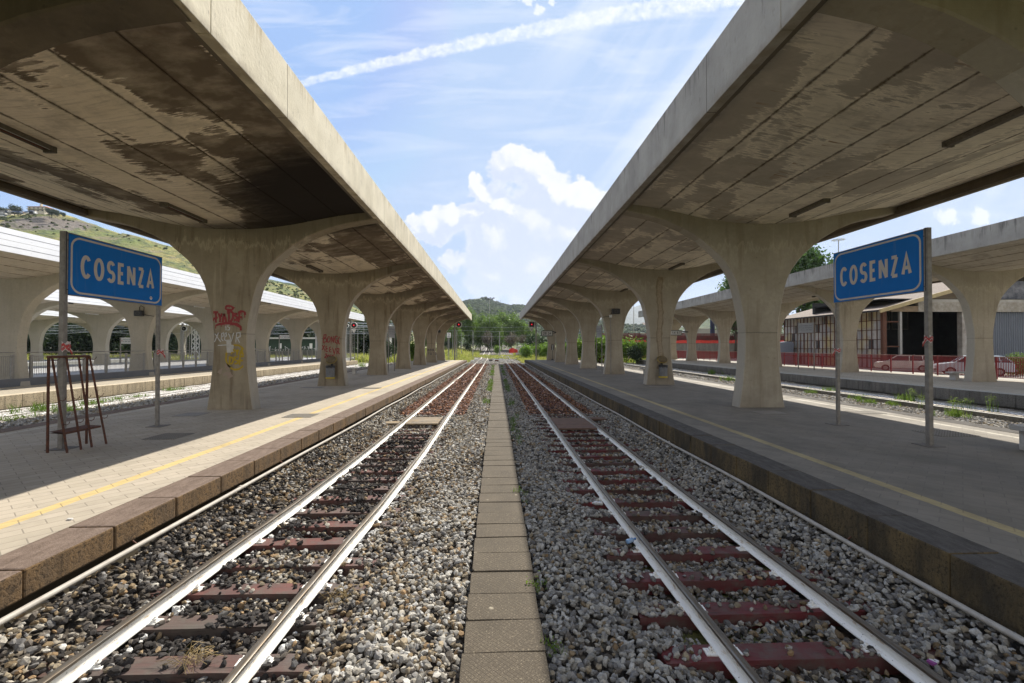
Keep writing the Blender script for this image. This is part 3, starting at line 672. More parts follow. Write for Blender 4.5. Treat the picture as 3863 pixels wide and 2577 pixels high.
# ------------------------------------------------ rails
def cx_left(y): return float(np.interp(y,[0,4,6,8,12,24,60,130],[-3.02,-2.945,-2.88,-2.765,-2.68,-2.69,-2.60,-2.7]))
def cx_right(y): return float(np.interp(y,[0,4,9,24,60,100,150],[2.96,2.90,2.80,2.82,2.74,2.54,2.2]))
HEAD=[(-.036,-.003),(-.030,0),(.030,0),(.036,-.003),(.036,-.030),(-.036,-.030)]
WEB=[(-.030,-.0301),(.030,-.0301),(.011,-.045),(.010,-.120),(.030,-.134),(.068,-.142),(.068,-.153),(-.068,-.153),(-.068,-.142),(-.030,-.134),(-.010,-.120),(-.011,-.045)]
def rail(label,fx,side,y0,y1,z=-.55,step=1.5,group='rails',painted=True):
    ys=np.arange(y0,y1+.01,step); path=[]
    for i,y in enumerate(ys):
        zz=z+float(zrise(y))
        dxy=(fx(y+.5)-fx(y-.5)); l=math.hypot(dxy,1); path.append((fx(y)+side*.755,y,zz,1/l,-dxy/l))
    t=thing('rail',label,'rail',(fx(y0)+side*.755,y0,z),group)
    mb=MB(); mb.sweep(HEAD,path); obj('rail_head',mb,M_RHEAD,t,auto=30)
    mb=MB(); mb.sweep(WEB,path); obj('rail_web',mb,M_RPAINT,t,auto=30)
    return t
rail('white sided left rail of the sunlit left track',cx_left,-1,-1,190,group='rails of the two centre tracks')
rail('white sided right rail of the sunlit left track',cx_left,1,-1,190,group='rails of the two centre tracks')
rail('white sided left rail of the shaded right track',cx_right,-1,-1,150,group='rails of the two centre tracks')
rail('white sided right rail of the shaded right track',cx_right,1,-1,150,group='rails of the two centre tracks')
rail('sunlit white rail of the track beside the far left platform, nearer one',lambda y:-19.95,1,4,110,step=4,group='rails of the side tracks')
rail('sunlit white rail directly below the far left platform edge',lambda y:-19.95,-1,4,110,step=4,group='rails of the side tracks')
rail('rail hidden close behind the left platform, nearer one',lambda y:-14.9,1,4,110,step=4,group='rails of the side tracks')
rail('rail lying just beyond the left platform back edge',lambda y:-14.9,-1,4,110,step=4,z=-.5,group='rails of the side tracks')
rail('rail just beyond the right platform back edge',lambda y:15.6,-1,4,110,step=4,group='rails of the side tracks')
rail('brown topped rail beside the ditch behind the right platform',lambda y:16.2,1,4,110,step=4,group='rails of the side tracks')
rail('pale rail nearer the ditch in front of the far right platform',lambda y:21.5,-1,4,110,step=4,group='rails of the side tracks')
rail('pale rail below the kerb of the far right platform',lambda y:21.5,1,4,110,step=4,group='rails of the side tracks')
mb=MB(); mb.box(19.55,19.8,4,90,-.8,-.46); tag(obj('concrete_curb',mb,M_KG,bevel=.02),'low concrete curb between weeds and pale rails on the right','curb')
# ------------------------------------------------ sleepers
def sleeper_mesh(m,seed,L=2.68):
    random.seed(seed); mb=MB(); n=8; yy=.118
    top=[]; 
    for i in range(n+1):
        x=-L/2+L*i/n; top.append((x,random.uniform(-.004,.003)+(-.012 if i in(0,n) else 0)))
    for i in range(n):
        (xa,za),(xb,zb_)=top[i],top[i+1]
        ya=yy+random.uniform(-.004,.004)
        mb.quad((xa,-yy,za),(xb,-yy,zb_),(xb,yy,zb_),(xa,yy,za)); mb.quad((xa,-yy,-.16),(xb,-yy,-.16),(xb,-yy,zb_),(xa,-yy,za)); mb.quad((xb,yy,-.16),(xa,yy,-.16),(xa,yy,za),(xb,yy,zb_))
    for sx in (0,n): x,z=top[sx]; mb.quad((x,-yy,-.16),(x,yy,-.16),(x,yy,z),(x,-yy,z))
    # cracks as thin wedges cut dark: raised splinter lips
    return mb
def clip_mb():
    mb=MB(); mb.box(-.075,.075,-.06,.06,-.002,.012); mb.box(-.042,.042,-.03,.03,.012,.028)
    mb.tube([(0,0,.034),(0,0,.052)],.030,6); mb.tube([(0,0,.052),(0,0,.074)],.013,8); return mb
def sleepers(label,fx,m,y0,pitch,n,grp,near):
    base=[]
    for s_ in range(3):
        t=None
        me=sleeper_mesh(m,s_+5); base.append(me)
    clips=None; meshes=[]; clipmesh=None
    for i in range(n):
        y=y0+i*pitch+random.uniform(-.03,.03); x=fx(y)+random.uniform(-.03,.03)
        if i<3: 
            o=obj('sleeper',base[i],m,None,local=True); meshes.append(o.data)
        else:
            o=bpy.data.objects.new('sleeper',meshes[i%3]); COL.objects.link(o)
        o.location=(x,y,-.706); o.rotation_euler=(0,0,random.uniform(-.012,.012)); tag(o,label,'sleeper',grp)
        if i<near:
            for sx in (-.755,.755):
                for d in (-.115,.115):
                    if clipmesh is None: cobj=obj('rail_clip',clip_mb(),M_RPAINT,o,local=True); clipmesh=cobj.data
                    else: cobj=bpy.data.objects.new('rail_clip',clipmesh); COL.objects.link(cobj); cobj.parent=o
                    cobj.scale=(.8,.85,.85); cobj.location=(sx+fx(y)-x+d*.96,0,.003); cobj.rotation_euler=(0,0,random.uniform(-.1,.1))
    random.seed(3)
sleepers('dark red wooden sleeper under the sunlit left track',cx_left,M_SLP_L,2.32,.64,118,'wooden sleepers of the left track',34)
sleepers('deep red wooden sleeper under the shaded right track',cx_right,M_SLP_R,2.12,.70,108,'wooden sleepers of the right track',30)
# crossing planks
def plank(x0,x1,y0,y1,z,label,m=None,n=3,group='cable crossing boards'):
    t=thing('crossing_board',label,'board',((x0+x1)/2,y0,z),group)
    for i in range(n):
        a=y0+(y1-y0)*i/n; b=y0+(y1-y0)*(i+1)/n-.015; mb=MB(); mb.box(x0,x1+random.uniform(-.02,.02),a,b,z-.06,z+random.uniform(-.004,.006)); obj('plank',mb,m or M_PLANK,t,bevel=.006)
plank(-3.28,-2.08,16.35,17.9,-.585,'sunlit tan boards laid between the left track rails')
plank(-4.45,-3.45,16.5,17.0,-.60,'sunlit tan board between the left rail and the left platform',n=2)
M_PLD=simple('plank_wood_brown',(.17,.10,.07),(.12,.075,.055),6,.9)
plank(2.14,3.45,15.3,17.6,-.60,'brown boards laid between the shaded right track rails',M_PLD)
plank(3.65,4.5,17.2,17.7,-.60,'brown board between the right rail and the right platform',M_PLD,2)
# ------------------------------------------------ centre walkway of slabs
SM=[]
for v in range(4):
    random.seed(v+20); mb=MB()
    c=[(-.38,.0),(.38,0),(.38,.488),(-.38,.488)]
    p=[(-.38+random.uniform(0,.01),.0),(-.1,.004),(.2,.0),(.38,.003),(.38+random.uniform(-.006,.006),.25),(.38,.484),(.1,.488),(-.2,.486)]
    p+= [(-.33,.488),(-.38,.42)] if v==1 else [(-.38,.486),(-.38,.25)]
    if v==2: p[0]=(-.35,0); p.append((-.38,.07))
    mb.prism(p,-.09,0,'z'); SM.append(mb)
random.seed(11); sm=[]
for i in range(134):
    y=2.15+i*.5; v=random.choice((0,0,0,1,2,3)) if i>3 else i
    if i<4: o=obj('walkway_slab',SM[v],M_SLAB,None,local=True,bevel=.006); sm.append(o)
    else: o=sm[v].copy(); COL.objects.link(o)
    o.location=(.08+.0035*max(0,y-8)*.6+random.uniform(-.006,.006),y,-.612+random.uniform(-.006,.006)); o.rotation_euler=(random.uniform(-.008,.008),random.uniform(-.008,.008),random.uniform(-.008,.008))
    tag(o,'speckled brown concrete slab of the narrow walkway between the tracks','slab','slabs of the centre walkway')

# ------------------------------------------------ ballast stones
def ico():
    p=(1+5**.5)/2; V=np.array([(-1,p,0),(1,p,0),(-1,-p,0),(1,-p,0),(0,-1,p),(0,1,p),(0,-1,-p),(0,1,-p),(p,0,-1),(p,0,1),(-p,0,-1),(-p,0,1)],float); V/=np.linalg.norm(V[0])
    F=np.array([(0,11,5),(0,5,1),(0,1,7),(0,7,10),(0,10,11),(1,5,9),(5,11,4),(11,10,2),(10,7,6),(7,1,8),(3,9,4),(3,4,2),(3,2,6),(3,6,8),(3,8,9),(4,9,5),(2,4,11),(6,2,10),(8,6,7),(9,8,1)]); return V,F
def cubev():
    V=np.array([(x,y,z) for z in(-1,1) for y in(-1,1) for x in(-1,1)],float)/1.5; F=np.array([(0,2,3),(0,3,1),(4,5,7),(4,7,6),(0,1,5),(0,5,4),(2,6,7),(2,7,3),(0,4,6),(0,6,2),(1,3,7),(1,7,5)]); return V,F
def rotm(n):
    q=rng.normal(size=(n,4)); q/=np.linalg.norm(q,axis=1)[:,None]; w_,x,y,z=q.T
    return np.stack([1-2*(y*y+z*z),2*(x*y-z*w_),2*(x*z+y*w_),2*(x*y+z*w_),1-2*(x*x+z*z),2*(y*z-x*w_),2*(x*z-y*w_),2*(y*z+x*w_),1-2*(x*x+y*y)],1).reshape(n,3,3)
def stones(px,py,pz,r,base,jit,cols):
    V,F=base; n=len(px); nv=len(V)
    vv=V[None]*(1+rng.uniform(-jit,jit,(n,nv,1)))+rng.normal(0,.07,(n,nv,3))
    s=np.stack([r*rng.uniform(.95,1.5,n),r*rng.uniform(.8,1.15,n),r*rng.uniform(.55,.85,n)],1)
    vv=vv*s[:,None,:]; R=rotm(n)
    # mostly lie flat: blend with a yaw-only rotation
    vv=np.einsum('nij,nvj->nvi',R,vv)
    vv[:,:,2]*=.85
    vv+=np.stack([px,py,pz],1)[:,None,:]
    FF=(F[None]+(np.arange(n)*nv)[:,None,None]).reshape(-1,3)
    return vv.reshape(-1,3),FF,np.repeat(cols,nv,0)
PAL=np.array([(.50,.475,.425),(.50,.46,.39),(.40,.33,.23),(.30,.22,.13),(.27,.26,.25),(.15,.13,.11),(.045,.042,.042),(.36,.24,.13),(.57,.555,.52)])
def stonecols(x,y):
    n=len(x); W=np.zeros((n,9)); W[:]=[1.8,2.4,2.4,1.5,1.3,1.3,.5,.4,.4]
    nz=np.sin(x*2.1+y*.7)+np.sin(y*1.3-x*1.1)+rng.normal(0,.5,n)
    inl=(x>-3.6)&(x<-1.85)&(y<15)&(nz>-1.5)            # oil between the left rails
    W[inl]=[.1,.15,.5,.9,.5,2.4,13,.4,.02]
    lsh=(x<-3.7)&(y<16); W[lsh]=[1.,1.2,1.6,1.7,1.2,2.8,3.0,.8,.6]
    dk=(x<-3.7)&(y>4.6)&(y<11)&(nz>-1.); W[dk]=[.15,.3,.6,1.0,1.2,3.4,4.6,.3,.05]
    mid=(x>-1.9)&(x<-.3); W[mid]=[3.0,2.6,1.8,1.0,1.7,.8,.2,.4,2.0]
    md=mid&(x<-1.35)&(nz>-.3); W[md]=[1,1,1.5,1.8,1.5,2.6,1.6,.5,.4]
    mdf=mid&(y>6.5)&(y<12)&(nz>0); W[mdf]=[1.3,1.3,1.6,1.6,1.4,2.2,1.6,.5,.5]
    rt=x>.3; W[rt]=[3.2,1.9,.7,.4,3.4,.7,.25,.15,1.8]
    rin=(x>2.0)&(x<3.6); W[rin]=[1.1,1.1,.9,.8,2.4,2.,.7,.25,.3]
    fl=(y>15)&(x<-.3); W[fl]=[1.8,2.2,1.6,.9,1.2,1.1,.3,.3,1.]
    red=(y>19)&(abs(x-np.where(x<0,-2.68,2.8))<1.4); W[red]=[.8,.9,1.2,2.0,1.,2.4,1.2,3.0,.3]
    W/=W.sum(1)[:,None]; k=(W.cumsum(1)<rng.random(n)[:,None]).sum(1).clip(0,8)
    c=PAL[k]*rng.uniform(.58,1.16,(n,1))
    c[rt]=c[rt]*np.array([.97,.98,.99])*.86; f=red; c[f]=c[f]*np.array([1.15,.80,.74])  # right bed stones dimmed and cooled: shade put into their colour
    # white paint splashed along the rails
    d=np.minimum(np.minimum(abs(x-(-2.75-.755)),abs(x-(-2.75+.755))),np.minimum(abs(x-(2.82-.755)),abs(x-(2.82+.755))))
    for fx in (cx_left,cx_right):
        pass
    return c
def rail_d(x,y):
    cl=np.interp(y,[0,4,6,8,12,24,60,130],[-3.02,-2.945,-2.88,-2.765,-2.68,-2.69,-2.60,-2.7]); cr=np.interp(y,[0,4,9,24,60,100,150],[2.96,2.90,2.80,2.82,2.74,2.54,2.2])
    return np.stack([abs(x-cl+.755),abs(x-cl-.755),abs(x-cr+.755),abs(x-cr-.755)]),np.stack([x-cl+.755,x-cl-.755,x-cr+.755,x-cr-.755])
def on_sleeper(x,y):
    cl=np.interp(y,[0,6,12,60],[-3.,-2.88,-2.68,-2.6]); a=(abs(x-cl)<1.34); ya=((y-2.32+.32)%.64)-.32
    b=(abs(x-2.82)<1.34); yb=((y-2.12+.35)%.70)-.35
    return (a&(abs(ya)<.125))|(b&(abs(yb)<.125))
VS=[];FS=[];CS=[];nb=0
for (y0,y1,den,r,base,jit,keep) in ((2.0,6.2,520,.0305,ico(),.26,.12),(6.2,10.5,450,.0325,ico(),.26,.12),(10.5,19,290,.037,cubev(),.22,.10),(19,34,190,.042,cubev(),.22,.30),(34,58,70,.062,cubev(),.2,.45),(58,75,34,.085,cubev(),.2,.6)):
    n=int((y1-y0)*9.3*den); x=rng.uniform(-4.58,4.74,n); y=rng.uniform(y0,y1,n)
    # camera frustum cull with margin for the nearest rows
    ok=(abs(x)<(y*1.22+.6)); rr=r*rng.uniform(.62,1.38,n)
    d,sd=rail_d(x,y); ok&=(d.min(0)>.066+rr*.6); ok&=~((x>-.31-rr*.6+.0035*np.maximum(0,y-8)*.6)&(x<.47+rr*.6+.0035*np.maximum(0,y-8)*.6)&(y<69.1))
    on=on_sleeper(x,y); cov=np.clip(keep*.8+.5*np.clip((y-7)/9,0,1)+.85*(np.sin(x*3.3+y*1.9)+np.sin(x*1.7-y*4.1)+.5*np.sin(x*6.1+y*2.7)>np.where(x<0,.35,np.where(y<6,.5,-.2)))+.35*(abs(abs(x)-2.8)>.95),0,.97); ok&=~(on&(rng.random(n)>cov*.97))
    x,y,rr,on,d,sd=x[ok],y[ok],rr[ok],on[ok],d[:,ok],sd[:,ok]
    z=bh(x,y)+rng.uniform(-.018,.022,len(x)); z=np.where(on,np.maximum(z,-.706+rr*.45),z)
    c=stonecols(x,y)
    wp=((sd>0)&(sd<.19)).any(0)&(rng.random(len(x))<.5)&(~on)&(y<30); c[wp]=(.78,.77,.74)*rng.uniform(.75,1.05,(wp.sum(),1))
    V,F,C=stones(x,y,z,rr,base,jit,c); VS.append(V); FS.append(F+nb); CS.append(C); nb+=len(V)
npmesh('ballast',np.concatenate(VS),np.concatenate(FS),M_STONE,np.concatenate(CS),label='angular grey, cream and oil blackened ballast stones',kind='stuff')
# side beds, coarser
VS=[];FS=[];CS=[];nb=0
for (x0,x1,y0,y1,den,r) in ((-18.9,-16.2,9,30,150,.045),(-18.9,-16.,30,60,40,.07),(13.7,19.5,10,34,110,.045),(13.7,23.3,34,74,30,.07),(-5,5,75,100,30,.09),(-18,-8,74,92,16,.09),(5,14,76,90,18,.09)):
    n=int((x1-x0)*(y1-y0)*den); x=rng.uniform(x0,x1,n); y=rng.uniform(y0,y1,n)
    z=np.where(x<-12,-.66+.1*np.exp(-((x+17.3)/.8)**2),np.where(y>74,-.74,-.68))+rng.uniform(-.02,.03,n)
    k=rng.integers(0,5,n); c=PAL[[0,1,4,8,2]][k]*rng.uniform(.75,1.1,(n,1))
    V,F,C=stones(x,y,z,r*rng.uniform(.6,1.4,n),cubev(),.22,c); VS.append(V); FS.append(F+nb); CS.append(C); nb+=len(V)
npmesh('ballast',np.concatenate(VS),np.concatenate(FS),M_STONE,np.concatenate(CS),label='pale ballast stones of the side tracks and yard',kind='stuff')
# ------------------------------------------------ COSENZA signs
def cosenza_sign(side,X,Y0,Y1,zb,zt,label,panel_label):
    # side -1: stands on the left, faces +X, reads towards +Y ; side +1: on the right, faces -X, reads towards -Y
    t=thing('station_sign',label,'station sign',(X,(Y0+Y1)/2,0),'blue station name signs')
    f=1 if side<0 else -1
    mb=MB(); mb.box(X-.02,X+.02,Y0,Y1,zb,zt); pn=obj('panel',mb,M_BLUE,t,bevel=.004,label=panel_label)
    for z in (zb-.018,zt+.001): mb=MB(); mb.box(X-.035,X+.035,Y0,Y1,z,z+.017); obj('panel_frame',mb,M_POST,t)
    for y,top,wd in ((Y0-.06,zt+.03,.10),(Y1-.06,zb-.02,.08)) :
        mb=MB(); q=wd/2
        mb.box(X-q-.03*f,X+q-.03*f,y-q,y+q,.0,top); p=obj('post',mb,M_POST,t,bevel=.008)
        mb=MB(); mb.box(X-q-.03*f-.006,X+q-.03*f+.006,y-.008,y+.008,zb,top+.004)
        for zz in (zb+.1,zt-.15): mb.tube([(X+f*(q)-.03*f,y+.03,zz),(X+f*(q+.012)-.03*f,y+.03,zz)],.012,6)
        if top>zt: obj('post_groove',mb,M_BLACK,p)
        mb=MB(); mb.box(X-.2,X+.2,y-.2,y+.2,.002,.012); obj('base_plate',mb,simple('dirty_steel_plate',(.12,.11,.10),(.2,.18,.16),6,.8),t)
    L=Y1-Y0; H=zt-zb
    if side<0: W_=Writer((X+.021,Y0,zb),(0,1,0),(0,0,1))
    else: W_=Writer((X-.021,Y1,zb),(0,-1,0),(0,0,1))
    W_.rrect(.06,L-.06,.055,H-.055,.22,.045)
    widths=[.268,.275,.255,.215,.26,.24,.27]; tot=sum(widths)+6*.062; x0=(L-tot)/2-.01
    W_.text('COSENZA',x0,H*.30,.53,.25,.062,.084,widths=widths)
    obj('lettering',W_.mb,M_LETTER,pn)
    if side<0:
        W_=Writer((X+.024,Y0,zb),(0,1,0),(0,0,1)); W_.disc(L-.40,.17,.045); st=obj('sticker',W_.mb,M_WHITE,pn)
        W_.mb=MB(); W_.disc(L-.40,.175,.018); obj('sticker_mark',W_.mb,mat('red_ink',color=(.35,.05,.05)),pn)
    return t
cosenza_sign(-1,-9.24,10.06,12.78,3.31,4.63,'blue COSENZA station name sign on two posts beside the rusty rack','scratched blue panel with cream letters and dirty rim')
cosenza_sign(1,9.55,9.70,12.36,3.42,4.79,'blue COSENZA station name sign on two posts on the right platform','clean blue panel with cream letters')
# torn barrier tape on the posts
M_TAPEW=simple('tape_white_plastic',(.72,.68,.66),(.6,.5,.5),20,.4); M_TAPER=simple('tape_red_plastic',(.55,.05,.05),(.45,.08,.07),20,.4)
def tape(X,Y,z,f,label,red=.5,h=.14):
    t=thing('barrier_tape',label,'tape',(X,Y,z),'torn barrier tape')
    for k,(m,nm) in enumerate(((M_TAPEW,'white_strip'),(M_TAPER,'red_strip'))):
        mb=MB(); n=14
        for j in range(3 if k==0 else 2):
            zz=z+(j-.8)*h*.3+k*.02; a=[]
            for i in range(n+1):
                tt=2*math.pi*i/n; r=.066+.006*k+.01*math.sin(i*3.1+j); a.append((X+r*math.cos(tt),Y+r*math.sin(tt),zz+.03*math.sin(i*1.7+j*2)))
            for p,q in zip(a[:-1],a[1:]): mb.quad(p,q,(q[0],q[1],q[2]+h*.28),(p[0],p[1],p[2]+h*.33))
        # loose end
        e=(X+f*.09,Y-.03,z-.02); mb.quad(e,(e[0]+f*.04,e[1]+.04,e[2]-.08-.05*k),(e[0]+f*.06,e[1]+.02,e[2]-.02-.05*k),(e[0]+f*.01,e[1],e[2]+.04)); obj(nm,mb,m,t)
tape(-9.21,10.0,2.14,1,'red and white tape knotted high round the near left sign post',h=.2)
tape(-9.21,12.72,2.0,1,'red and white tape round the far left sign post')
tape(9.58,9.64,2.32,-1,'red and white tape round the near right sign post')
tape(9.58,12.30,2.05,-1,'scrap of red tape round the far right sign post',h=.1)
# ------------------------------------------------ info boards
M_BOARD=simple('board_grey',(.42,.42,.42),(.36,.36,.355),5,.6); M_INK=simple('ink_grey',(.14,.16,.20),rough=.7); M_INKR=simple('ink_red',(.42,.06,.05))
def info_board(ax,ay,bx,by,ztop,zbot,label,lines,pz=0.,wd=.07,face=1,red=False,group='notice boards on two posts',board=None):
    A=Vector((ax,ay,0)); B=Vector((bx,by,0)); d=(B-A).normalized(); t=thing('notice_board',label,'notice board',((ax+bx)/2,(ay+by)/2,pz),group)
    n=Vector((d.y,-d.x,0))*face
    for p in (A,B):
        mb=MB(); mb.box(p.x-wd/2,p.x+wd/2,p.y-wd/2,p.y+wd/2,pz,ztop+.02); obj('post',mb,M_POST,t)
    L=(B-A).length-wd; o=A+d*(wd/2); mb=MB(); th=.015
    c=[o-n*th,o+d*L-n*th,o+d*L+n*th,o+n*th]; mb.prism([(p.x,p.y) for p in c],zbot,ztop,'z'); pn=obj('panel',mb,board or M_BOARD,t)
    r=d if face>0 else -d; org=(o if face>0 else o+d*L)+n*(th+.001); W_=Writer((org.x,org.y,zbot),r,(0,0,1),.002 )
    H=ztop-zbot; k=len(lines); lh=H*.62/k
    for i,s_ in enumerate(lines):
        hh=lh*.62; cw=(L*.9-.04)/(len(s_)*1.18); hh=min(hh,cw*2.1); W_.text(s_,L*.06+(.15 if red else 0),H*.80-(i+.5)*H*.62/k-hh/2+.02,hh,cw*(.85 if red else 1),cw*.18,cw*.24)
    obj('lettering',W_.mb,M_INK,pn)
    if red:
        W_=Writer((org.x,org.y,zbot),r,(0,0,1),.003); W_.stroke(arc(.12,H*.5,.085,.085,0,360,18),.022); W_.stroke([(.07,H*.5+.05),(.17,H*.5-.05)],.02); obj('prohibition_ring',W_.mb,M_INKR,pn)
    return t
T3=['DIVIETO ATTRAVERSARE I BINARI','SERVIRSI DEGLI APPOSITI PASSAGGI','L. 11.7.80 N.753']
info_board(-9.0,38.2,-9.0,40.5,3.95,2.95,'grey notice board on two posts between columns of the left platform',T3,face=1)
info_board(9.35,39.4,9.35,41.5,4.1,3.0,'grey notice board on two posts between columns of the right platform',T3,face=-1)
g1=gz(2863+333/2.24,1200+430/2.24); g2=gz(2863+467/2.24,1200+437/2.24); 
zt=2.18+(1308-(700+1160/2.24))/1700*g1[1]; zb=2.18+(1308-(700+1245/2.24))/1700*g1[1]
info_board(g1[0],g1[1],g2[0],g2[1],zt,zb,'grey notice board on two posts on the far right platform before the glazed shed',T3,face=1)
# ------------------------------------------------ rusty rack
t=thing('coat_rack','rusty steel rack with leaning hooked bars beside the left sign post','rack',(-9.0,10.05,0))
Yb=[9.61,9.90,10.13,10.47]; 
for y in (9.61,10.49):
    mb=MB(); mb.bar((-9.19,y,0),(-9.19,y,1.98),.034); obj('upright',mb,M_RUST,t)
for i,(y,yt) in enumerate(zip(Yb,(9.65,9.96,10.24,10.51))):
    b=(-8.79+.02*i,y-.01,0); a=(-9.16,yt,1.97); mb=MB(); mb.bar(b,a,.032,.024); lg=obj('leaning_bar',mb,M_RUST,t)
    for k in (.55,.97,.30):
        p=Vector(b).lerp(Vector(a),k); mb=MB(); mb.tube([p,p+Vector((.06,.02,-.025)),p+Vector((.10,.03,.0)),p+Vector((.115,.03,.045))],.007,5); obj('hook',mb,M_RUST,lg)
mb=MB(); mb.bar((-9.19,9.59,1.965),(-9.19,10.52,1.965),.05); obj('top_rail',mb,M_RUST,t)
mb=MB(); mb.poly([(-9.19,9.61,.43),(-8.86,9.62,.41),(-8.86,10.47,.41),(-9.19,10.49,.43)]); mb.poly([(-8.86,9.62,.41),(-8.86,9.62,.37),(-8.86,10.47,.37),(-8.86,10.47,.41)]); mb.poly([(-9.19,9.61,.40),(-8.87,9.62,.38),(-8.87,10.47,.38),(-9.19,10.49,.40)]); obj('shelf',mb,M_RUST,t)
# ------------------------------------------------ graffiti on the columns
def colobj(row,i):
    return [c for c in COLS if abs(c[0]-row)<.01][i][3]
M_SPR=simple('spray_red',(.26,.025,.03),(.36,.05,.05),14,.7); M_SPY=simple('spray_yellow',(.50,.34,.01),(.42,.29,.02),10,.7); M_SPW=simple('spray_grey',(.66,.66,.66),(.55,.55,.54),12,.7); M_PAPER=simple('torn_paper',(.62,.60,.56),(.5,.48,.44),9,.9); M_SPF=simple('spray_faded_pink',(.40,.27,.22),(.36,.30,.23),6,.9); M_SPK=simple('spray_black',(.04,.04,.045))
c1=colobj(-9.19,2); c1['label']='nearest left column covered in red, grey and yellow graffiti'
YF=15.95-.002
def onface(pxs,ox=600,oy=1130,k=2.8,Y=YF):
    return [(lambda q:(q[0],q[2]))(gy(ox+x/k,oy+y/k,Y)) for x,y in pxs]
Wr=lambda: Writer((0,YF,0),(1,0,0),(0,0,1),.002)
random.seed(5)
def spray(W_,pls,wd,ji=.012,drip=0,**k):
    wd*=1.35
    for pl in pls:
        q=onface(pl,**k); wd=wd
        if len(q)<6 and ji:
            r_=[]
            for a,b in zip(q[:-1],q[1:]):
                m=max(1,int(math.hypot(a[0]-b[0],a[1]-b[1])/.06)); r_+=[(a[0]+(b[0]-a[0])*j/m,a[1]+(b[1]-a[1])*j/m) for j in range(m)]
            q=r_+[q[-1]]
        W_.stroke(q,wd,ji)
        for _ in range(drip):
            if random.random()<.7: a=random.choice(q); W_.stroke([a,(a[0]+.004,a[1]-random.uniform(.05,.13))],wd*.4)
W_=Wr()
spray(W_,[[(700,90),(712,74),(740,70),(772,76),(784,90),(770,104),(738,108),(708,102),(700,90)],
 [(600,245),(598,200),(600,150),(612,128)],[(578,135),(600,128),(622,130)],[(575,205),(600,195),(622,190)],
 [(632,150),(645,195),(665,150)],[(640,240),(648,195)],[(672,240),(690,150),(708,240)],[(676,200),(706,200)],
 [(738,240),(742,120)],[(722,128),(760,120),(785,150),(782,195),(760,228),(738,236)],
 [(830,150),(806,152),(800,172),(828,188),(822,215),(796,212)],[(840,245),(848,150),(858,135)],[(836,140),(868,128),(905,132)],[(838,190),(878,185)],[(905,132),(908,165)],
 [(600,275),(640,258),(700,250),(770,250),(830,258),(868,290),(868,325)],[(640,262),(720,252),(800,262),(866,292)]],.050,.012,3)
obj('graffiti',W_.mb,M_SPR,c1)
W_=Wr(); spray(W_,[[(672,270),(702,262),(708,325)],[(745,262),(728,268),(726,288),(748,300),(742,322),(722,324)],
 [(590,360),(620,400),(652,448)],[(628,350),(606,400),(588,450)],[(655,400),(680,385),(682,352),(662,362),(660,420),(680,440)],[(690,400),(715,385),(712,352),(696,362),(694,425),(716,440)],
 [(735,360),(765,440),(790,352)],[(812,455),(822,352),(856,352),(858,392),(825,405),(852,455)],[(622,484),(735,480)]],.022,.006); obj('graffiti',W_.mb,M_SPW,c1)
W_=Wr(); cpts=[(812+105*math.cos(a),610+130*math.sin(a)) for a in [math.radians(-38-i*9) for i in range(32)]]; cpts=[(min(x,903),y) for x,y in cpts]
spray(W_,[cpts,[(766,580),(770,530)],[(766,532),(792,528),(792,556),(768,560)],[(808,530),(824,556),(840,525)],[(824,556),(820,588)],[(852,590),(870,530),(892,588)],[(856,566),(888,566)],
 [(745,680),(750,605)],[(738,606),(775,612),(785,640),(770,675),(742,682)],[(832,602),(800,608),(800,636),(832,648),(826,676),(796,680)],[(850,692),(856,604),(898,600)],[(852,646),(890,642)]],.045,.008); obj('graffiti',W_.mb,M_SPY,c1)
W_=Wr(); spray(W_,[[(700,720),(720,690),(740,715),(715,745)],[(620,770),(650,740),(640,790)],[(680,800),(730,770),(770,810),(720,830)],[(700,790),(760,800)]],.05,.02); obj('graffiti',W_.mb,M_SPF,c1)
W_=Writer((0,YF,0),(1,0,0),(0,0,1),.006); W_.k=1; pp=onface([(712,425),(760,422),(764,478),(790,482),(788,520),(778,530),(790,556),(768,550),(762,562),(716,562)]); W_.mb.poly([W_.P(*p) for p in pp][::-1]); obj('torn_notice',W_.mb,M_PAPER,c1)
c2_=colobj(-9.19,3); c2_['label']='second left column sprayed BONGO XEEVR 2015 in red above a bin'
YF2=25.45-.002; W_=Writer((0,YF2,0),(1,0,0),(0,0,1),.002)
k6=dict(ox=1100,oy=1150,k=3.918,Y=YF2)
spray(W_,[[(468,555),(482,440)],[(470,445),(510,440),(508,480),(478,495)],[(478,495),(520,510),(515,545),(468,558)],
 [(545,470),(528,500),(530,545),(552,555),(570,520),(568,480),(545,468)],[(585,555),(590,470)],[(590,470),(618,560)],[(618,560),(625,465)],
 [(680,470),(652,462),(640,500),(645,555),(675,572),(682,525),(662,522)],[(718,478),(700,476),(690,520),(698,572),(716,582)],
 [(455,598),(492,672)],[(492,598),(448,668)],[(528,610),(508,618),(512,645),(528,650),(508,662),(512,692),(536,690)],[(582,620),(560,630),(562,655),(580,662),(560,672),(566,698),(590,696)],
 [(606,632),(630,728),(652,640)],[(668,725),(672,642)],[(672,645),(702,650),(700,682),(674,690)],[(684,690),(712,730)],
 [(495,735),(512,722),(522,742),(490,780),(520,790)],[(538,745),(530,775),(540,795),(560,780),(556,745),(538,742)],[(580,735),(580,790)],[(635,742),(604,745),(602,765)],[(602,765),(636,770),(630,790)]],.036,.006,1,**k6)
obj('graffiti',W_.mb,M_SPR,c2_)
c6_=colobj(-9.19,7); c6_['label']='far left column with small black BOBI TOTO graffiti'
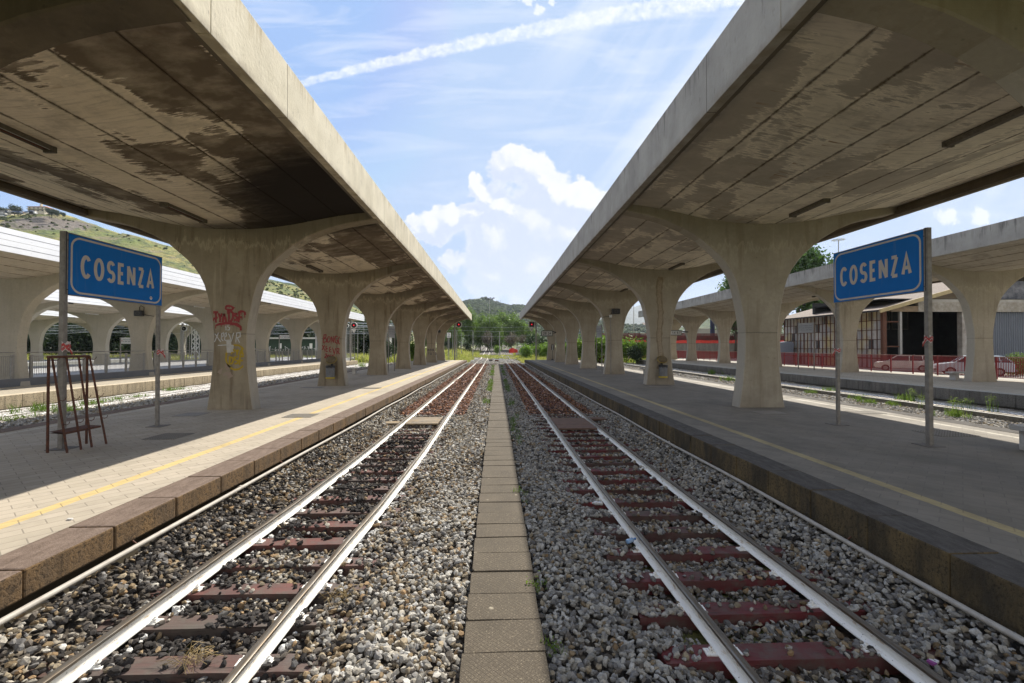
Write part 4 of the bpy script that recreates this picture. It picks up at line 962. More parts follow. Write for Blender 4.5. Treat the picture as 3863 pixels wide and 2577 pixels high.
W_=Writer((0,62.298,0),(1,0,0),(0,0,1),.003); W_.text('BOBI',-9.35,1.55,.34,.24,.08,.06,jit=.01); W_.text('TOTO',-9.3,1.05,.34,.22,.09,.05,jit=.01); obj('graffiti',W_.mb,M_SPK,c6_)
for i,lb in ((1,'left column nearest the camera, mostly out of frame'),(4,'third left column, plain and water stained'),(5,'fourth left column behind the notice board')): colobj(-9.19,i)['label']=lb
colobj(9.55,2)['label']='nearest right column, plain pale concrete'; colobj(9.55,3)['label']='second right column with thick dark drip stain and a bin'; colobj(9.55,4)['label']='third right column with a black speaker and a conduit'
# thick drip stains on column fronts, a few millimetres of lime crust
M_CRUST=simple('lime_crust',(.40,.34,.25),(.30,.24,.17),16,.95,0,.8); M_DRIP=simple('drip_stain',(.23,.18,.12),(.30,.24,.165),8,.95)
def crust(col,xc,Y,z0,z1,w0,seed,m=M_CRUST,off=.003):
    random.seed(seed); W_=Writer((0,Y,0),(1,0,0),(0,0,1),off); pl=[]; n=26
    for i in range(n+1): z=z1+(z0-z1)*i/n; pl.append((xc+.05*math.sin(i*.55+seed)+random.uniform(-.012,.012),z))
    for q in ribbon(pl,w0,.012): W_.mb.poly([W_.P(*p) for p in q][::1])
    obj('stain',W_.mb,m,col)
crust(colobj(9.55,3),9.42,25.55,.9,6.2,.34,2,M_DRIP); crust(colobj(9.55,3),9.42,25.55,1.2,6.0,.20,2,M_CRUST,.006)
for i,xc,sd in () and ((3,-9.5,4),(3,-8.9,5),(4,-9.15,6),(5,-9.3,7),(6,-9.0,8)): crust(colobj(-9.19,i),xc,[0,0,0,25.45,35.25,44.6,54.][i],2.7,6.0,.10,sd,M_DRIP)
for i,xc,sd in () and ((5,9.35,14),(6,9.2,15),(7,9.25,16)): crust(colobj(9.55,i),xc,[0,0,0,0,35.3,44.8,55.,63.5][i],2.,6.3,.12,sd,M_DRIP)
# ------------------------------------------------ litter bins on the columns
M_BIN=simple('bin_galvanised',(.20,.205,.215),(.14,.145,.15),7,.5,.4); M_BINR=simple('bin_lid_brown',(.20,.15,.075),(.11,.085,.05),9,.8); M_YEL=simple('yellow_paint',(.55,.40,.03),(.45,.33,.04),10,.6)
def bin_(X,Y,label):
    t=thing('litter_bin',label,'litter bin',(X,Y,.45),'wall bins on the second columns')
    y=Y-.27; z0,z1=.42,1.12; n=20
    def cyl(mb,r,za,zb_,cap=True): mb.tube([(X,y,za),(X,y,zb_)],r,n,cap)
    mb=MB(); cyl(mb,.235,z0+.09,z1,False); mb.poly([(X+.234*math.cos(2*math.pi*i/n),y+.234*math.sin(2*math.pi*i/n),z0+.1) for i in range(n)]); b=obj('body',mb,M_BIN,t,auto=40)
    mb=MB(); cyl(mb,.242,z0,z0+.095); obj('yellow_band',mb,M_YEL,b,auto=40)
    mb=MB(); cyl(mb,.226,z0+.12,z1-.12); obj('inside',mb,M_BLACK,b,auto=40)
    mb=MB(); mb.tube([(X+.25*math.cos(2*math.pi*i/n),y+.25*math.sin(2*math.pi*i/n),z1) for i in range(n+1)],.018,6,False); 
    for i in range(9):
        a=math.pi+i*math.pi/8; mb.quad((X+.245*math.cos(a),y+.245*math.sin(a),z1),(X+.245*math.cos(a+.4),y+.245*math.sin(a+.4),z1),(X+.25*math.cos(a+.4),y+.25*math.sin(a+.4),z1-.10-.02*(i%3)),(X+.25*math.cos(a),y+.25*math.sin(a),z1-.08-.03*(i%2)))
    obj('black_liner',mb,M_BLACK,t)
    # open lid, tipped back against the column
    mb=MB(); R_=Matrix.Translation((X,Y-.16,z1+.33))@Matrix.Rotation(math.radians(62),4,'X')
    k=len(mb.v); ring=[(.27,0.0),(.285,.03),(.24,.09),(.12,.13),(0.001,.145)]
    for r_,h in ring:
        for i in range(n): mb.v.append(tuple(R_@Vector((r_*math.cos(2*math.pi*i/n),r_*.8*math.sin(2*math.pi*i/n),h))))
    for a in range(len(ring)-1):
        for i in range(n): mb.f.append((k+a*n+i,k+a*n+(i+1)%n,k+(a+1)*n+(i+1)%n,k+(a+1)*n+i))
    ld=obj('lid',mb,M_BINR,t,auto=50); mb=MB(); mb.tube([tuple(R_@Vector((.285*math.cos(2*math.pi*i/n),.228*math.sin(2*math.pi*i/n),.01))) for i in range(n+1)],.014,6,False); obj('lid_rim',mb,M_YEL,ld)
    mb=MB(); mb.box(X-.05,X+.05,Y-.08,Y,z1-.5,z1+.3); obj('bracket',mb,M_BLACK,t)
bin_(-9.1,25.45,'grey litter bin with open brown lid on the left column under the BONGO graffiti')
bin_(9.5,25.55,'grey litter bin with open brown lid on the second right column')
# ------------------------------------------------ ceiling lights
M_LAMP=simple('lamp_housing',(.085,.07,.055),(.14,.12,.09),14,.8); M_TUBE=simple('dead_tube',(.42,.40,.34),(.3,.28,.24),9,.4)
def ceiling_light(X,Y,L,cx,h0,label,group,broken=False,m=None,rz=0):
    z=h0+sofs(X-cx)+.01; t=thing('ceiling_light',label,'ceiling light',(X,Y,z),group)
    mb=MB(); mb.prism([(-.09,0),(.09,0),(.11,-.06),(.06,-.12),(-.06,-.12),(-.11,-.06)],-L/2,L/2,'y'); mb.v=[(a+X,b+Y,c+z) for a,b,c in mb.v]
    if broken:
        mb=MB(); mb.box(X-.10,X+.10,Y-L/2,Y+L/2,z-.03,z+.02); mb.box(X-.10,X-.085,Y-L/2,Y+L/2,z-.10,z-.02); mb.box(X+.085,X+.10,Y-L/2,Y+L/2,z-.10,z-.02)
    hs=obj('housing',mb,m or M_LAMP,t,bevel=.01)
    if broken:
        for dx in (-.045,.045): mb=MB(); mb.tube([(X+dx,Y-L/2+.05,z-.075),(X+dx,Y+L/2-.05,z-.075)],.014,6); obj('tube',mb,M_RUST if dx<0 else M_TUBE,t)
    for e in (-1,1): mb=MB(); mb.box(X-.115,X+.115,Y+e*L/2-.03,Y+e*L/2+.03,z-.13,z+.02); obj('end_cap',mb,m or M_LAMP,t)
    return t
def onsof(px,py,cx,h0,side):
    # march the ray to the soffit
    d=ray(px,py); t=.5
    for _ in range(6000):
        t+=.01; x=d[0]*t; z=HC+d[2]*t
        if z>=h0+sofs(x-cx): break
    return x,d[1]*t
tl=lambda x,y:(x/1.679,y/1.679); tr_=lambda x,y:(2400+x/1.607,y/1.607)
def light_at(p0,p1,cx,h0,label,**k):
    a=onsof(*p0,cx,h0,0); b=onsof(*p1,cx,h0,0); X=(a[0]+b[0])/2; ceiling_light(X,(a[1]+b[1])/2,max(.9,min(1.7,abs(a[1]-b[1]))),cx,h0,label,**k); return X,a[1],b[1]
print('lamps',light_at(tl(1070,1275),tl(1260,1395),-9.19,6.28,'dark broken tube light under the left canopy before the nearest column',group='tube lights under the left canopy',broken=True),
light_at(tl(-120,700),tl(250,930),-9.19,6.28,'long dark broken tube light at the left frame edge under the left canopy',group='tube lights under the left canopy',broken=True),
light_at((900+595/2.24,900+222/2.24),(900+690/2.24,900+268/2.24),-9.19,6.28,'tube light between the first and second left columns',group='tube lights under the left canopy',broken=True),
light_at(tr_(955,1295),tr_(1145,1205),9.55,6.63,'brown closed tube light before the nearest right column',group='tube lights under the right canopy'),
light_at(tr_(1935,860),tr_(2420,590),9.55,6.63,'long brown tube light at the right frame edge under the right canopy',group='tube lights under the right canopy'),
light_at((1900+1413/2.24,900+250/2.24),(1900+1510/2.24,900+205/2.24),9.55,6.63,'brown tube light between the first and second right columns',group='tube lights under the right canopy'),
light_at((1900+985/2.24,900+445/2.24),(1900+1035/2.24,900+422/2.24),9.55,6.63,'small looking tube light between the second and third right columns',group='tube lights under the right canopy'))
for i,(Y) in enumerate((31.5,40.)): ceiling_light(29.4,Y,1.3,30.25,6.85,['tube light under the far right canopy beside its large sign side column','second tube light under the far right canopy'][i],'tube lights under the far right canopy')
for i,Y in enumerate((24.6,33.9,43.,51.7,60.5)): ceiling_light(-27.6,Y,1.2,-27.,5.95,'white box light under the nearest white canopy in bay %s from the left'%['one','two','three','four','five'][i],'white box lights',m=M_WHITE)
for i,Y in enumerate((43.,52.6,62.)): ceiling_light(-45.6,Y,1.4,-45.7,5.95,'white box light under the second white canopy in bay %s from the left'%['one','two','three'][i],'white box lights',m=M_WHITE)
# ------------------------------------------------ speakers, conduit, clocks
def speaker(X,Y,z,label,w=.62,h=.42):
    t=thing('loudspeaker',label,'loudspeaker',(X,Y,z),'black loudspeakers on columns')
    mb=MB(); mb.box(X-w/2,X+w/2,Y-.32,Y-.06,z-h/2,z+h/2); b=obj('box',mb,M_BLACK,t,bevel=.05)
    n=18; mb=MB(); mb.tube([(X+.13*math.cos(2*math.pi*i/n),Y-.325,z+.13*math.sin(2*math.pi*i/n)) for i in range(n+1)],.016,5,False); obj('horn_ring',mb,simple('dark_grey_plastic',(.10,.10,.10)),b)
    mb=MB(); mb.bar((X,Y-.07,z),(X,Y,z),.06); obj('bracket',mb,M_BLACK,t)
a=gy(1900+952/2.24,900+615/2.24,35.0); speaker(a[0],35.3,a[2],'black loudspeaker on the third right column')
a=gy(1173/2.24,700+1080/2.24,34.9); speaker(a[0],35.1,a[2],'black loudspeaker on a white canopy column below the left blue sign')
a=gy(1600+215/3.918,1100+588/3.918,70.8); speaker(a[0],71.,a[2],'small black loudspeaker on the last left column',.6,.4)
t=thing('conduit','grey conduit with junction box running down the third right column','conduit',(9.1,35.3,0))
a=gy(1900+903/2.24,900+657/2.24,35.25); b=gy(1900+903/2.24,900+1140/2.24,35.25)
mb=MB(); mb.tube([(a[0],35.27,a[2]),(a[0]+.02,35.27,2.4),(a[0]+.02,35.27,0)],.028,6); obj('pipe',mb,M_GALV,t)
mb=MB(); mb.box(a[0]-.1,a[0]+.1,35.18,35.3,a[2]-.1,a[2]+.12); obj('junction_box',mb,M_WHITE,t)
mb=MB(); c=gy(1900+925/2.24,900+612/2.24,35.25); mb.tube([(a[0],35.24,a[2]+.1),(a[0]+.05,35.2,a[2]+.25),(c[0],35.2,c[2])],.018,5); e=gy(1900+830/2.24,900+665/2.24,35.25); mb.tube([(a[0],35.24,a[2]),(e[0],35.25,e[2])],.018,5); obj('cable',mb,M_BLACK,t)
t=thing('cable','thin cable running from the loudspeaker down the white canopy column','cable',(-25.5,35.1,3)); mb=MB()
mb.tube([gy((1173+d)/2.24,700+y/2.24,35.08) for d,y in ((10,1060),(5,1030),(18,1015),(45,1030),(40,1080),(60,1095),(130,1105))],.02,5); obj('run',mb,M_BLACK,t)
M_CLK=simple('clock_frame_green_grey',(.10,.12,.105),(.07,.085,.075),6,.6); M_CLKF=simple('clock_face',(.56,.56,.53),(.5,.5,.47),5,.5)
def clock(x0,y0,x1,y1,Y,txt,label,bx):
    a=gy(x0,y0,Y); b=gy(x1,y1,Y); t=thing('digital_clock',label,'clock',(a[0],Y,a[2]),'flip clocks')
    mb=MB(); mb.box(a[0],b[0],Y,Y+.28,b[2],a[2]); bd=obj('case',mb,M_CLK,t,bevel=.05)
    w_=b[0]-a[0]; h=a[2]-b[2]; mb=MB(); mb.box(a[0]+w_*.055,b[0]-w_*.055,Y-.012,Y,b[2]+h*.13,a[2]-h*.13); obj('face',mb,M_CLKF,t)
    W_=Writer((a[0],Y-.013,b[2]),(1,0,0),(0,0,1),.003); W_.text(txt[:2],w_*.17,h*.27,h*.46,w_*.13,w_*.035,w_*.04); W_.text(txt[2:],w_*.58,h*.27,h*.46,w_*.13,w_*.035,w_*.04); obj('digits',W_.mb,mat('digit_black',color=(.03,.03,.03)),bd)
    mb=MB(); mb.bar((b[0],Y+.14,(a[2]+b[2])/2+.25),(bx,Y+.14,(a[2]+b[2])/2+.12),.16); mb.bar((b[0],Y+.14,(a[2]+b[2])/2-.1),(bx,Y+.14,(a[2]+b[2])/2+.12),.06); obj('arm',mb,M_BLACK,t)
cc=lambda x,y:(1600+x/3.918,1100+y/3.918)
clock(*cc(1730,575),*cc(1900,661),63.3,'2034','flip clock showing 20 34 bracketed from a right platform column',8.55)
clock(*(2300+890/3.918,1100+570/3.918),*(2300+1068/3.918,1100+648/3.918),68.2,'1457','flip clock showing 14 57 bracketed from a far right platform column',29.6)
# small framed boards on pedestals near the platform ends
for px,lab in ((213,'small framed timetable on a thin black stand at the end of the left platform'),(1897,'small framed timetable on a thin black stand at the end of the right platform')):
    gb=gz(*cc(px,1015)); X,Y=gb[0],gb[1]; a=gy(*cc(px-18,782),Y); b=gy(*cc(px+18,862),Y); t=thing('timetable_stand',lab,'timetable stand',(X,Y,0),'timetable stands at the platform ends')
    mb=MB(); mb.box(a[0],b[0],Y,Y+.12,b[2],a[2]); fr=obj('frame',mb,M_BLACK,t,bevel=.02); mb=MB(); mb.box(a[0]+.16,b[0]-.16,Y-.01,Y,b[2]+.22,a[2]-.2); obj('sheet',mb,M_WHITE,fr)
    W_=Writer((X,Y-.011,(a[2]+b[2])/2),(1,0,0),(0,0,1)); W_.disc(0,.22,.12,10); W_.rect(-.09,.09,-.5,-.2); obj('print',W_.mb,M_BOARD,fr)
    mb=MB(); mb.tube([(X,Y+.06,0),(X,Y+.06,b[2])],.035,6); obj('pole',mb,M_BLACK,t); mb=MB(); mb.tube([(X,Y+.06,0),(X,Y+.06,.25)],[.28,.05],8); obj('foot',mb,M_BLACK,t)
# manhole covers and gratings set in the paving
M_GRATE=simple('iron_cover',(.24,.22,.195),(.31,.285,.25),40,.7,.3)
for (px,py,w_,l_,lb,gr) in ((900+80/2.24+200,900+1498/2.24,.9,.75,'round-holed iron grating in the sunlit paving beside the yellow line',1),(c_ if False else 1620/2.24,1200+815/2.24,.8,.8,'flush iron cover in the shade before the nearest left column',0),(1430/2.24,1200+1000/2.24,.75,.75,'iron cover near the left sign far post',1),(1100+1175/3.918,1150+1235/3.918,1.,.6,'iron cover in the sunlit left platform strip by the bin column',1),(1100+310/3.918,1150+1222/3.918,1.1,.7,'iron cover in shade before the left bin column',0),(900+1080/2.24,900+1160/2.24,1.1,.7,'iron cover in shade before the third left column',0),
   (2863+80/2.24,1200+798/2.24,.9,.8,'flush iron cover before the nearest right column',0),(2863+1570/2.24,1200+975/2.24,1.,.8,'iron grating behind the near right sign post',1),(2863+900/2.24,1200+798/2.24,.9,.7,'iron grating in the sunlit strip of the right platform',1),(1900+1300/2.24,900+1250/2.24,1.1,.7,'iron cover before the second right column',0),(1900+890/2.24,900+1156/2.24,1.1,.6,'iron cover before the third right column',0)):
    q=gz(px,py); t=thing('manhole_cover',lb,'manhole cover',(q[0],q[1],0),'iron covers in the paving'); mb=MB(); mb.box(q[0]-w_/2,q[0]+w_/2,q[1]-l_/2,q[1]+l_/2,.001,.006); obj('frame',mb,M_KG,t)
    mb=MB()
    if gr:
        n=14
        for i in range(n): x=q[0]-w_/2+.03+(w_-.06)*i/(n-1); mb.box(x-.012,x+.012,q[1]-l_/2+.02,q[1]+l_/2-.02,.006,.012)
        for i in range(n-2): y=q[1]-l_/2+.03+(l_-.06)*i/(n-3); mb.box(q[0]-w_/2+.02,q[0]+w_/2-.02,y-.012,y+.012,.0125,.016)
    else: mb.box(q[0]-w_/2+.03,q[0]+w_/2-.03,q[1]-l_/2+.03,q[1]+l_/2-.03,.006,.012)
    obj('cover',mb,M_GRATE,t)
# benches
def bench(X,Y,z,label,L=1.9,along='x'):
    t=thing('concrete_bench',label,'bench',(X,Y,z),'white concrete benches'); w_=.5; M_=simple('bench_concrete',(.60,.58,.54),(.50,.48,.44),6,.85)
    a,b=(L/2,w_/2) if along=='x' else (w_/2,L/2)
    mb=MB(); mb.box(X-a,X+a,Y-b,Y+b,z+.42,z+.53); obj('seat',mb,M_,t,bevel=.015)
    for s_ in (-1,1):
        cx_,cy_=(X+s_*L*.32,Y) if along=='x' else (X,Y+s_*L*.32); aa,bb=(.13,w_*.4) if along=='x' else (w_*.4,.13); mb=MB(); mb.box(cx_-aa,cx_+aa,cy_-bb,cy_+bb,z,z+.42); obj('support',mb,M_,t,bevel=.012)
q=gz(2863+1668/2.24,1200+522/2.24); bench(q[0]+.5,q[1],0,'white concrete bench against the far right platform column',2.0,'x')
q=gz(3822,1617,.53); bench(q[0]+1.3,q[1]+.25,0,'concrete bench cut by the right frame edge near the sunlit strip',1.6,'x')
q=gz(900+918/2.24,900+1150/2.24); bench(q[0]-.2,q[1]+.6,0,'white concrete bench end showing behind the second left column',1.8,'x')
q=gz(1900+1190/2.24,900+1150/2.24); bench(q[0]+.7,q[1],0,'grey concrete bench end showing behind the second right column',1.9,'x')
# ------------------------------------------------ terrain beyond
def terr(x,y):
    side=np.clip((np.abs(x)-np.where(x<0,7,6))/6,0,1); z=-.80+zrise(y)*(1-.0*side)
    z=z+side*np.clip((y-80)/40,0,1)*.75+.12*np.sin(x*.31+y*.17)*side+.07*np.sin(x*.9-y*.5)*side
    z=np.where((np.abs(x)<26)&(y<230)&(side<.3),z-.12,z)
    z=np.minimum(z,2.6+.0*y+.02*np.abs(x)*.1)
    return z
gridmesh('terrain',np.concatenate([np.linspace(-420,-30,60),np.linspace(-28,28,57),np.linspace(30,420,60)]),np.concatenate([np.linspace(76,240,110),np.linspace(250,700,20)]),terr,M_GROUND,kind='structure')
# ------------------------------------------------ leaves and trees
def leafcloud(n,lobes,size,seed,flat=.0,updown=0,clump=1.6):
    r=np.random.default_rng(seed); L=np.array(lobes,float); vol=L[:,3]*L[:,4]*L[:,5]; k=r.choice(len(L),n,p=vol/vol.sum())
    d=r.normal(size=(n,3)); d/=np.linalg.norm(d,axis=1)[:,None]; rad=r.random(n)**.38
    # clumping: pull towards random clump centres
    c=L[k,:3]+d*rad[:,None]*L[k,3:6]
    nc=max(10,n//45); cc=L[r.choice(len(L),nc,p=vol/vol.sum())]; dd=r.normal(size=(nc,3)); dd/=np.linalg.norm(dd,axis=1)[:,None]; cc=cc[:,:3]+dd*(r.random(nc)**.25)[:,None]*cc[:,3:6]
    kk=r.integers(0,nc,n); q=r.random(n)<.72; c[q]=cc[kk[q]]+r.normal(0,1,(q.sum(),3))*size*clump*1.6
    tone=np.clip(.5+.28*r.normal(size=nc)[kk]*q+.18*r.normal(size=n),0,1)
    a=r.normal(size=(n,3)); a/=np.linalg.norm(a,axis=1)[:,None]; b=np.cross(a,r.normal(size=(n,3))); b/=np.linalg.norm(b,axis=1)[:,None]
    if flat: a[:,2]*=1-flat; b[:,2]*=1-flat
    s=size*r.uniform(.6,1.3,n)[:,None]
    V=np.stack([c-a*s,c-b*s*.55,c+a*s,c+b*s*.55],1).reshape(-1,3); F=np.arange(n*4).reshape(n,4)
    return V,F,np.repeat(np.stack([tone]*3,1),4,0)
def tree_proto(name,label,h,lobes,n,size,m,seed,trunk_r=.18,limbs=7,bare=False,cat='tree',group=None):
    t=thing(name,label,cat,(0,0,0),group); rr=random.Random(seed)
    mb=MB(); top=h*.82; pts=[(0,0,-.3)]+[(rr.uniform(-.12,.12)*i,rr.uniform(-.12,.12)*i,top*i/5) for i in range(1,6)]
    mb.tube(pts,[trunk_r*(1-.16*i) for i in range(6)],7)
    for i in range(limbs):
        z0=h*rr.uniform(.18,.6); a=rr.uniform(0,6.28); l=h*rr.uniform(.18,.36); q=(math.cos(a)*l*.6,math.sin(a)*l*.6,z0+l*.8)
        mb.tube([(0,0,z0),(q[0]*.5,q[1]*.5,z0+l*.3),q],[trunk_r*.45,trunk_r*.3,trunk_r*.08],5)
    obj('trunk',mb,M_BARK,t,local=True,smooth=True)
    V,F,C=leafcloud(n,lobes,size,seed); npmesh('crown',V,F,m,C,parent=t); return t
def poplar_lobes(h,w_,seed):
    r=random.Random(seed); L=[]
    for i in range(7):
        f=(i+.6)/7; ww=w_*(.35+.75*math.sin(math.pi*min(1,f*.85+.12)))*r.uniform(.8,1.15); L.append((r.uniform(-.3,.3)*w_,r.uniform(-.3,.3)*w_,h*(.14+.80*f),ww,ww,h*.115))
    return L
def round_lobes(h,w_,seed):
    r=random.Random(seed); L=[]
    for i in range(9): a=r.uniform(0,6.28); d=w_*r.uniform(.15,.62); L.append((math.cos(a)*d,math.sin(a)*d,h*r.uniform(.38,.84),w_*r.uniform(.3,.46),w_*r.uniform(.3,.46),h*r.uniform(.10,.17)))
    L.append((0,0,h*.84,w_*.36,w_*.36,h*.15)); return L
def plant_at(proto,i,x,y,s,label,zr=None,z=None,sxy=None):
    zz=float(terr(np.array(x),np.array(y))) if z is None else z
    rz=random.uniform(0,6.28); sc_=(s*(sxy or 1),s*(sxy or 1),s)
    if i==0: o=proto; o.location=(x,y,zz); o.rotation_euler=(0,0,rz); o.scale=sc_; o['label']=label; return o
    return dup(proto,(x,y,zz),rz,label,scale=sc_)
random.seed(21)
G1='tall poplars behind the yard'
P1=tree_proto('poplar_tree','x',14,poplar_lobes(14,2.6,1),5200,.27,M_LEAF,1,group=G1); P2=tree_proto('poplar_tree','x',14,poplar_lobes(14,2.9,2),5200,.28,M_LEAF,2,group=G1); P3=tree_proto('poplar_tree','x',14,round_lobes(14,4.2,3),5600,.30,M_LEAF,3,group=G1)
pop=[(0,1776,1166,150,1.),(1,1700,1195,146,1.1),(2,1738,1182,152,1),(0,1812,1186,156,1.1),(1,1840,1188,150,1),(2,1893,1176,158,.95),(0,1872,1200,150,1.1),(1,1929,1180,160,1.15),(2,1952,1196,156,.9),(0,1668,1215,140,1),(2,1640,1225,150,1),(1,1718,1215,140,1),(2,1984,1222,160,1),(0,2012,1232,165,1),(1,1600,1232,150,1.2)]
cnt=[0,0,0]; PR=[P1,P2,P3]
names=['tallest poplar left of the light mast','poplar at the tip of the left canopy','poplar just right of the left canopy tip','poplar directly left of the light mast','poplar half hidden by the light mast','broad poplar right of the light mast','low poplar at the foot of the light mast','tall poplar with rounded pale top right of the mast','poplar at the right end of the tall row','poplar behind the left red signal','poplar behind the last left columns','low poplar behind the left red signal','smaller tree right of the tall row','small tree near the right red signal','tree behind the far left columns']
for (k,px,py,Y,sx),lb in zip(pop,names):
    X=gy(px,1308,Y)[0]; zt=gy(px,py,Y)[2]; z0=float(terr(np.array(X),np.array(Y))); plant_at(PR[k],cnt[k],X,Y,(zt-z0)/14.,lb,sxy=sx); cnt[k]+=1
# bare and dark shrubs between
G2_='bushes of the yard edge'
B1=tree_proto('bush','x',4,round_lobes(4,2.3,8),2600,.17,M_LEAFD,8,trunk_r=.06,cat='bush',group=G2_); B2=tree_proto('bush','x',3,round_lobes(3,2.0,9),2200,.17,M_LEAFY,9,trunk_r=.05,cat='bush',group=G2_)
M_TWIG=leafm('twig_brown',(.10,.08,.06),(.17,.14,.10),.1)
B3=tree_proto('bare_bush','x',6,round_lobes(6,3.2,10),3000,.13,M_TWIG,10,trunk_r=.08,cat='bush',group=G2_)
bl=[(B1,2010,1262,118,1.,'dark green bush beside the right red signal post'),(B1,2045,1270,112,1.1,'dark green bush behind the 20 34 clock'),(B1,1760,1290,140,1,'dark undergrowth below the tallest poplar'),(B1,1690,1285,138,1,'dark undergrowth below the left poplars'),
 (B3,1840,1250,144,1.2,'bare brown thicket at the foot of the poplars, left one'),(B3,1930,1255,146,1.3,'bare brown thicket right of the light mast'),(B3,1975,1262,148,1.2,'bare brown thicket near the right signal'),(B3,2140,1290,90,.8,'brown dry bush behind the last right columns'),
 (B2,1985,1303,100,1.1,'bright yellow green bush left of the right signal post'),(B2,2035,1300,98,1.1,'bright yellow green bush right of the signal post'),(B2,2065,1297,96,1,'bright bush behind the right platform end'),(B2,2140,1295,84,1,'bright bush between the far right columns'),
 (B2,2200,1278,78,1.1,'bright ailanthus bush between fourth and fifth right columns'),(B2,2262,1265,76,1.1,'bright ailanthus bush behind the right notice board'),(B2,2365,1280,76,1.2,'bright ailanthus bush right of the speaker column'),(B2,2420,1288,74,1.2,'bright leafy bush beside the end of the far right platform'),(B1,2390,1305,72,1.,'low dark bush among the bright ones'),
 (B2,1550,1288,72,.8,'bright green bush between far left columns'),(B1,1466,1292,78,.9,'dark round bush behind the left notice board'),(B2,1876,1306,128,.9,'green bush between the converging tracks')]
used_=set()
for (B,px,py,Y,sx,lb) in bl:
    h={B1.name:4,B2.name:3,B3.name:6}[B.name]; X=gy(px,1308,Y)[0]; zt=gy(px,py,Y)[2]; z0=float(terr(np.array(X),np.array(Y))) if Y>76 else -.7
    plant_at(B,0 if B.name not in used_ else 1,X,Y,max(.3,(zt-z0)/h),lb,z=z0,sxy=sx*.8); used_.add(B.name)
# dark wood behind the white canopies
G3='dark wood behind the white canopies'
def wood_lobes(h,w_,seed):
    return round_lobes(h,w_,seed)+[(random.Random(seed+i).uniform(-.5,.5)*w_,random.Random(seed+9+i).uniform(-.3,.3)*w_,h*(.12+.07*i),w_*.45,w_*.4,h*.12) for i in range(4)]
WD=[tree_proto('oak_tree','x',10,wood_lobes(10,4.4,30+i),5200,.27,M_LEAFD,30+i,trunk_r=.2,group=G3) for i in range(3)]; cnt=[0,0,0]; side_=['far left','left','middle','right']
for i in range(40):
    px=90+i*36+random.uniform(-14,14); Y=112+random.uniform(-8,14)+ (10 if i%2 else 0); py=1190+18*math.sin(i*1.7)+random.uniform(-10,10); 
    if px>1150: py+=14
    X=gy(px,1308,Y)[0]; k=i%3; z0=float(terr(np.array(X),np.array(Y))); plant_at(WD[k],cnt[k],X,Y,(gy(px,py,Y)[2]-z0)/10,'dark green tree number of the wood seen through the white canopies'.replace('number of ','in '),z=z0,sxy=1.25); cnt[k]+=1
# big leafy trees on the right
BT=tree_proto('plane_tree','large dark green leafy tree rising above the far right canopy, nearer crown',20,round_lobes(20,7.0,50),15000,.34,M_LEAFD,50,trunk_r=.4,limbs=10,group='large trees behind the far right canopy')
for a in BT.children:
    if a.name.startswith('crown'): a.data.materials[0]=leafm('leaf_plane',(.03,.065,.015),(.09,.16,.035),.3)
def treeR(o,px,py,Y,s): X=gy(px,1308,Y)[0]; o.location=(X,Y,-.4); o.scale=(s,s,(gy(px,py,Y)[2]+.4)/20)
treeR(BT,3030,925,86,1.0); b2=dup(BT,label='large dark green leafy tree showing left of the nearest right column'); b2.rotation_euler=(0,0,2); treeR(b2,2775,1015,92,.78)
b3=dup(BT,label='dark tree low behind the far right columns, near the shed'); b3.rotation_euler=(0,0,4); treeR(b3,2900,1120,80,.62)
# ------------------------------------------------ hills
HV=[]
def hill(name,crest,Y,depth,m,seed,nrow=40,base=-4,rough=1.,prof=.75,step=12):
    r=np.random.default_rng(seed); cx_,cy_=zip(*crest); px=np.arange(cx_[0],cx_[-1],step); py=np.interp(px,cx_,cy_)
    for o_ in range(5):
        f=1/(90/2**o_); py=py+rough*5/1.8**o_*np.sin(px*f+r.uniform(0,6))
    n=len(px); V=[]
    rows=np.concatenate([np.linspace(0,1,nrow),[1.25,1.6]])
    for t in rows:
        y=Y-depth*(1-t); tn=np.tan(np.arctan((px-1931.5)/FPX)+YAW); x=tn*Y; zc=2.18+(1308-py)/1700*(Y*math.cos(YAW)+x*math.sin(YAW))
        s=np.clip(t,0,1)**prof
        if t>1: s=1-(t-1)*1.4
        z=base+(zc-base)*s
        nz=sum(np.sin(px*.02*2**k+t*7*2**k+k*1.3)*1/(1.7**k) for k in range(5)); z=z+nz*(zc-base)*.035*math.sin(math.pi*min(1,t))
        V.append(np.stack([x,np.full(n,y)+nz*depth*.02,z],1))
    V=np.array(V); nr=len(rows); F=[]
    i=np.arange(n-1); 
    for j in range(nr-1): a=j*n+i; F.append(np.stack([a,a+1,a+n+1,a+n],1))
    npmesh(name,V.reshape(-1,3),np.concatenate(F),m,smooth=True,kind='structure'); HV.append(V) if name=='hill' and Y==1250 else None; return V
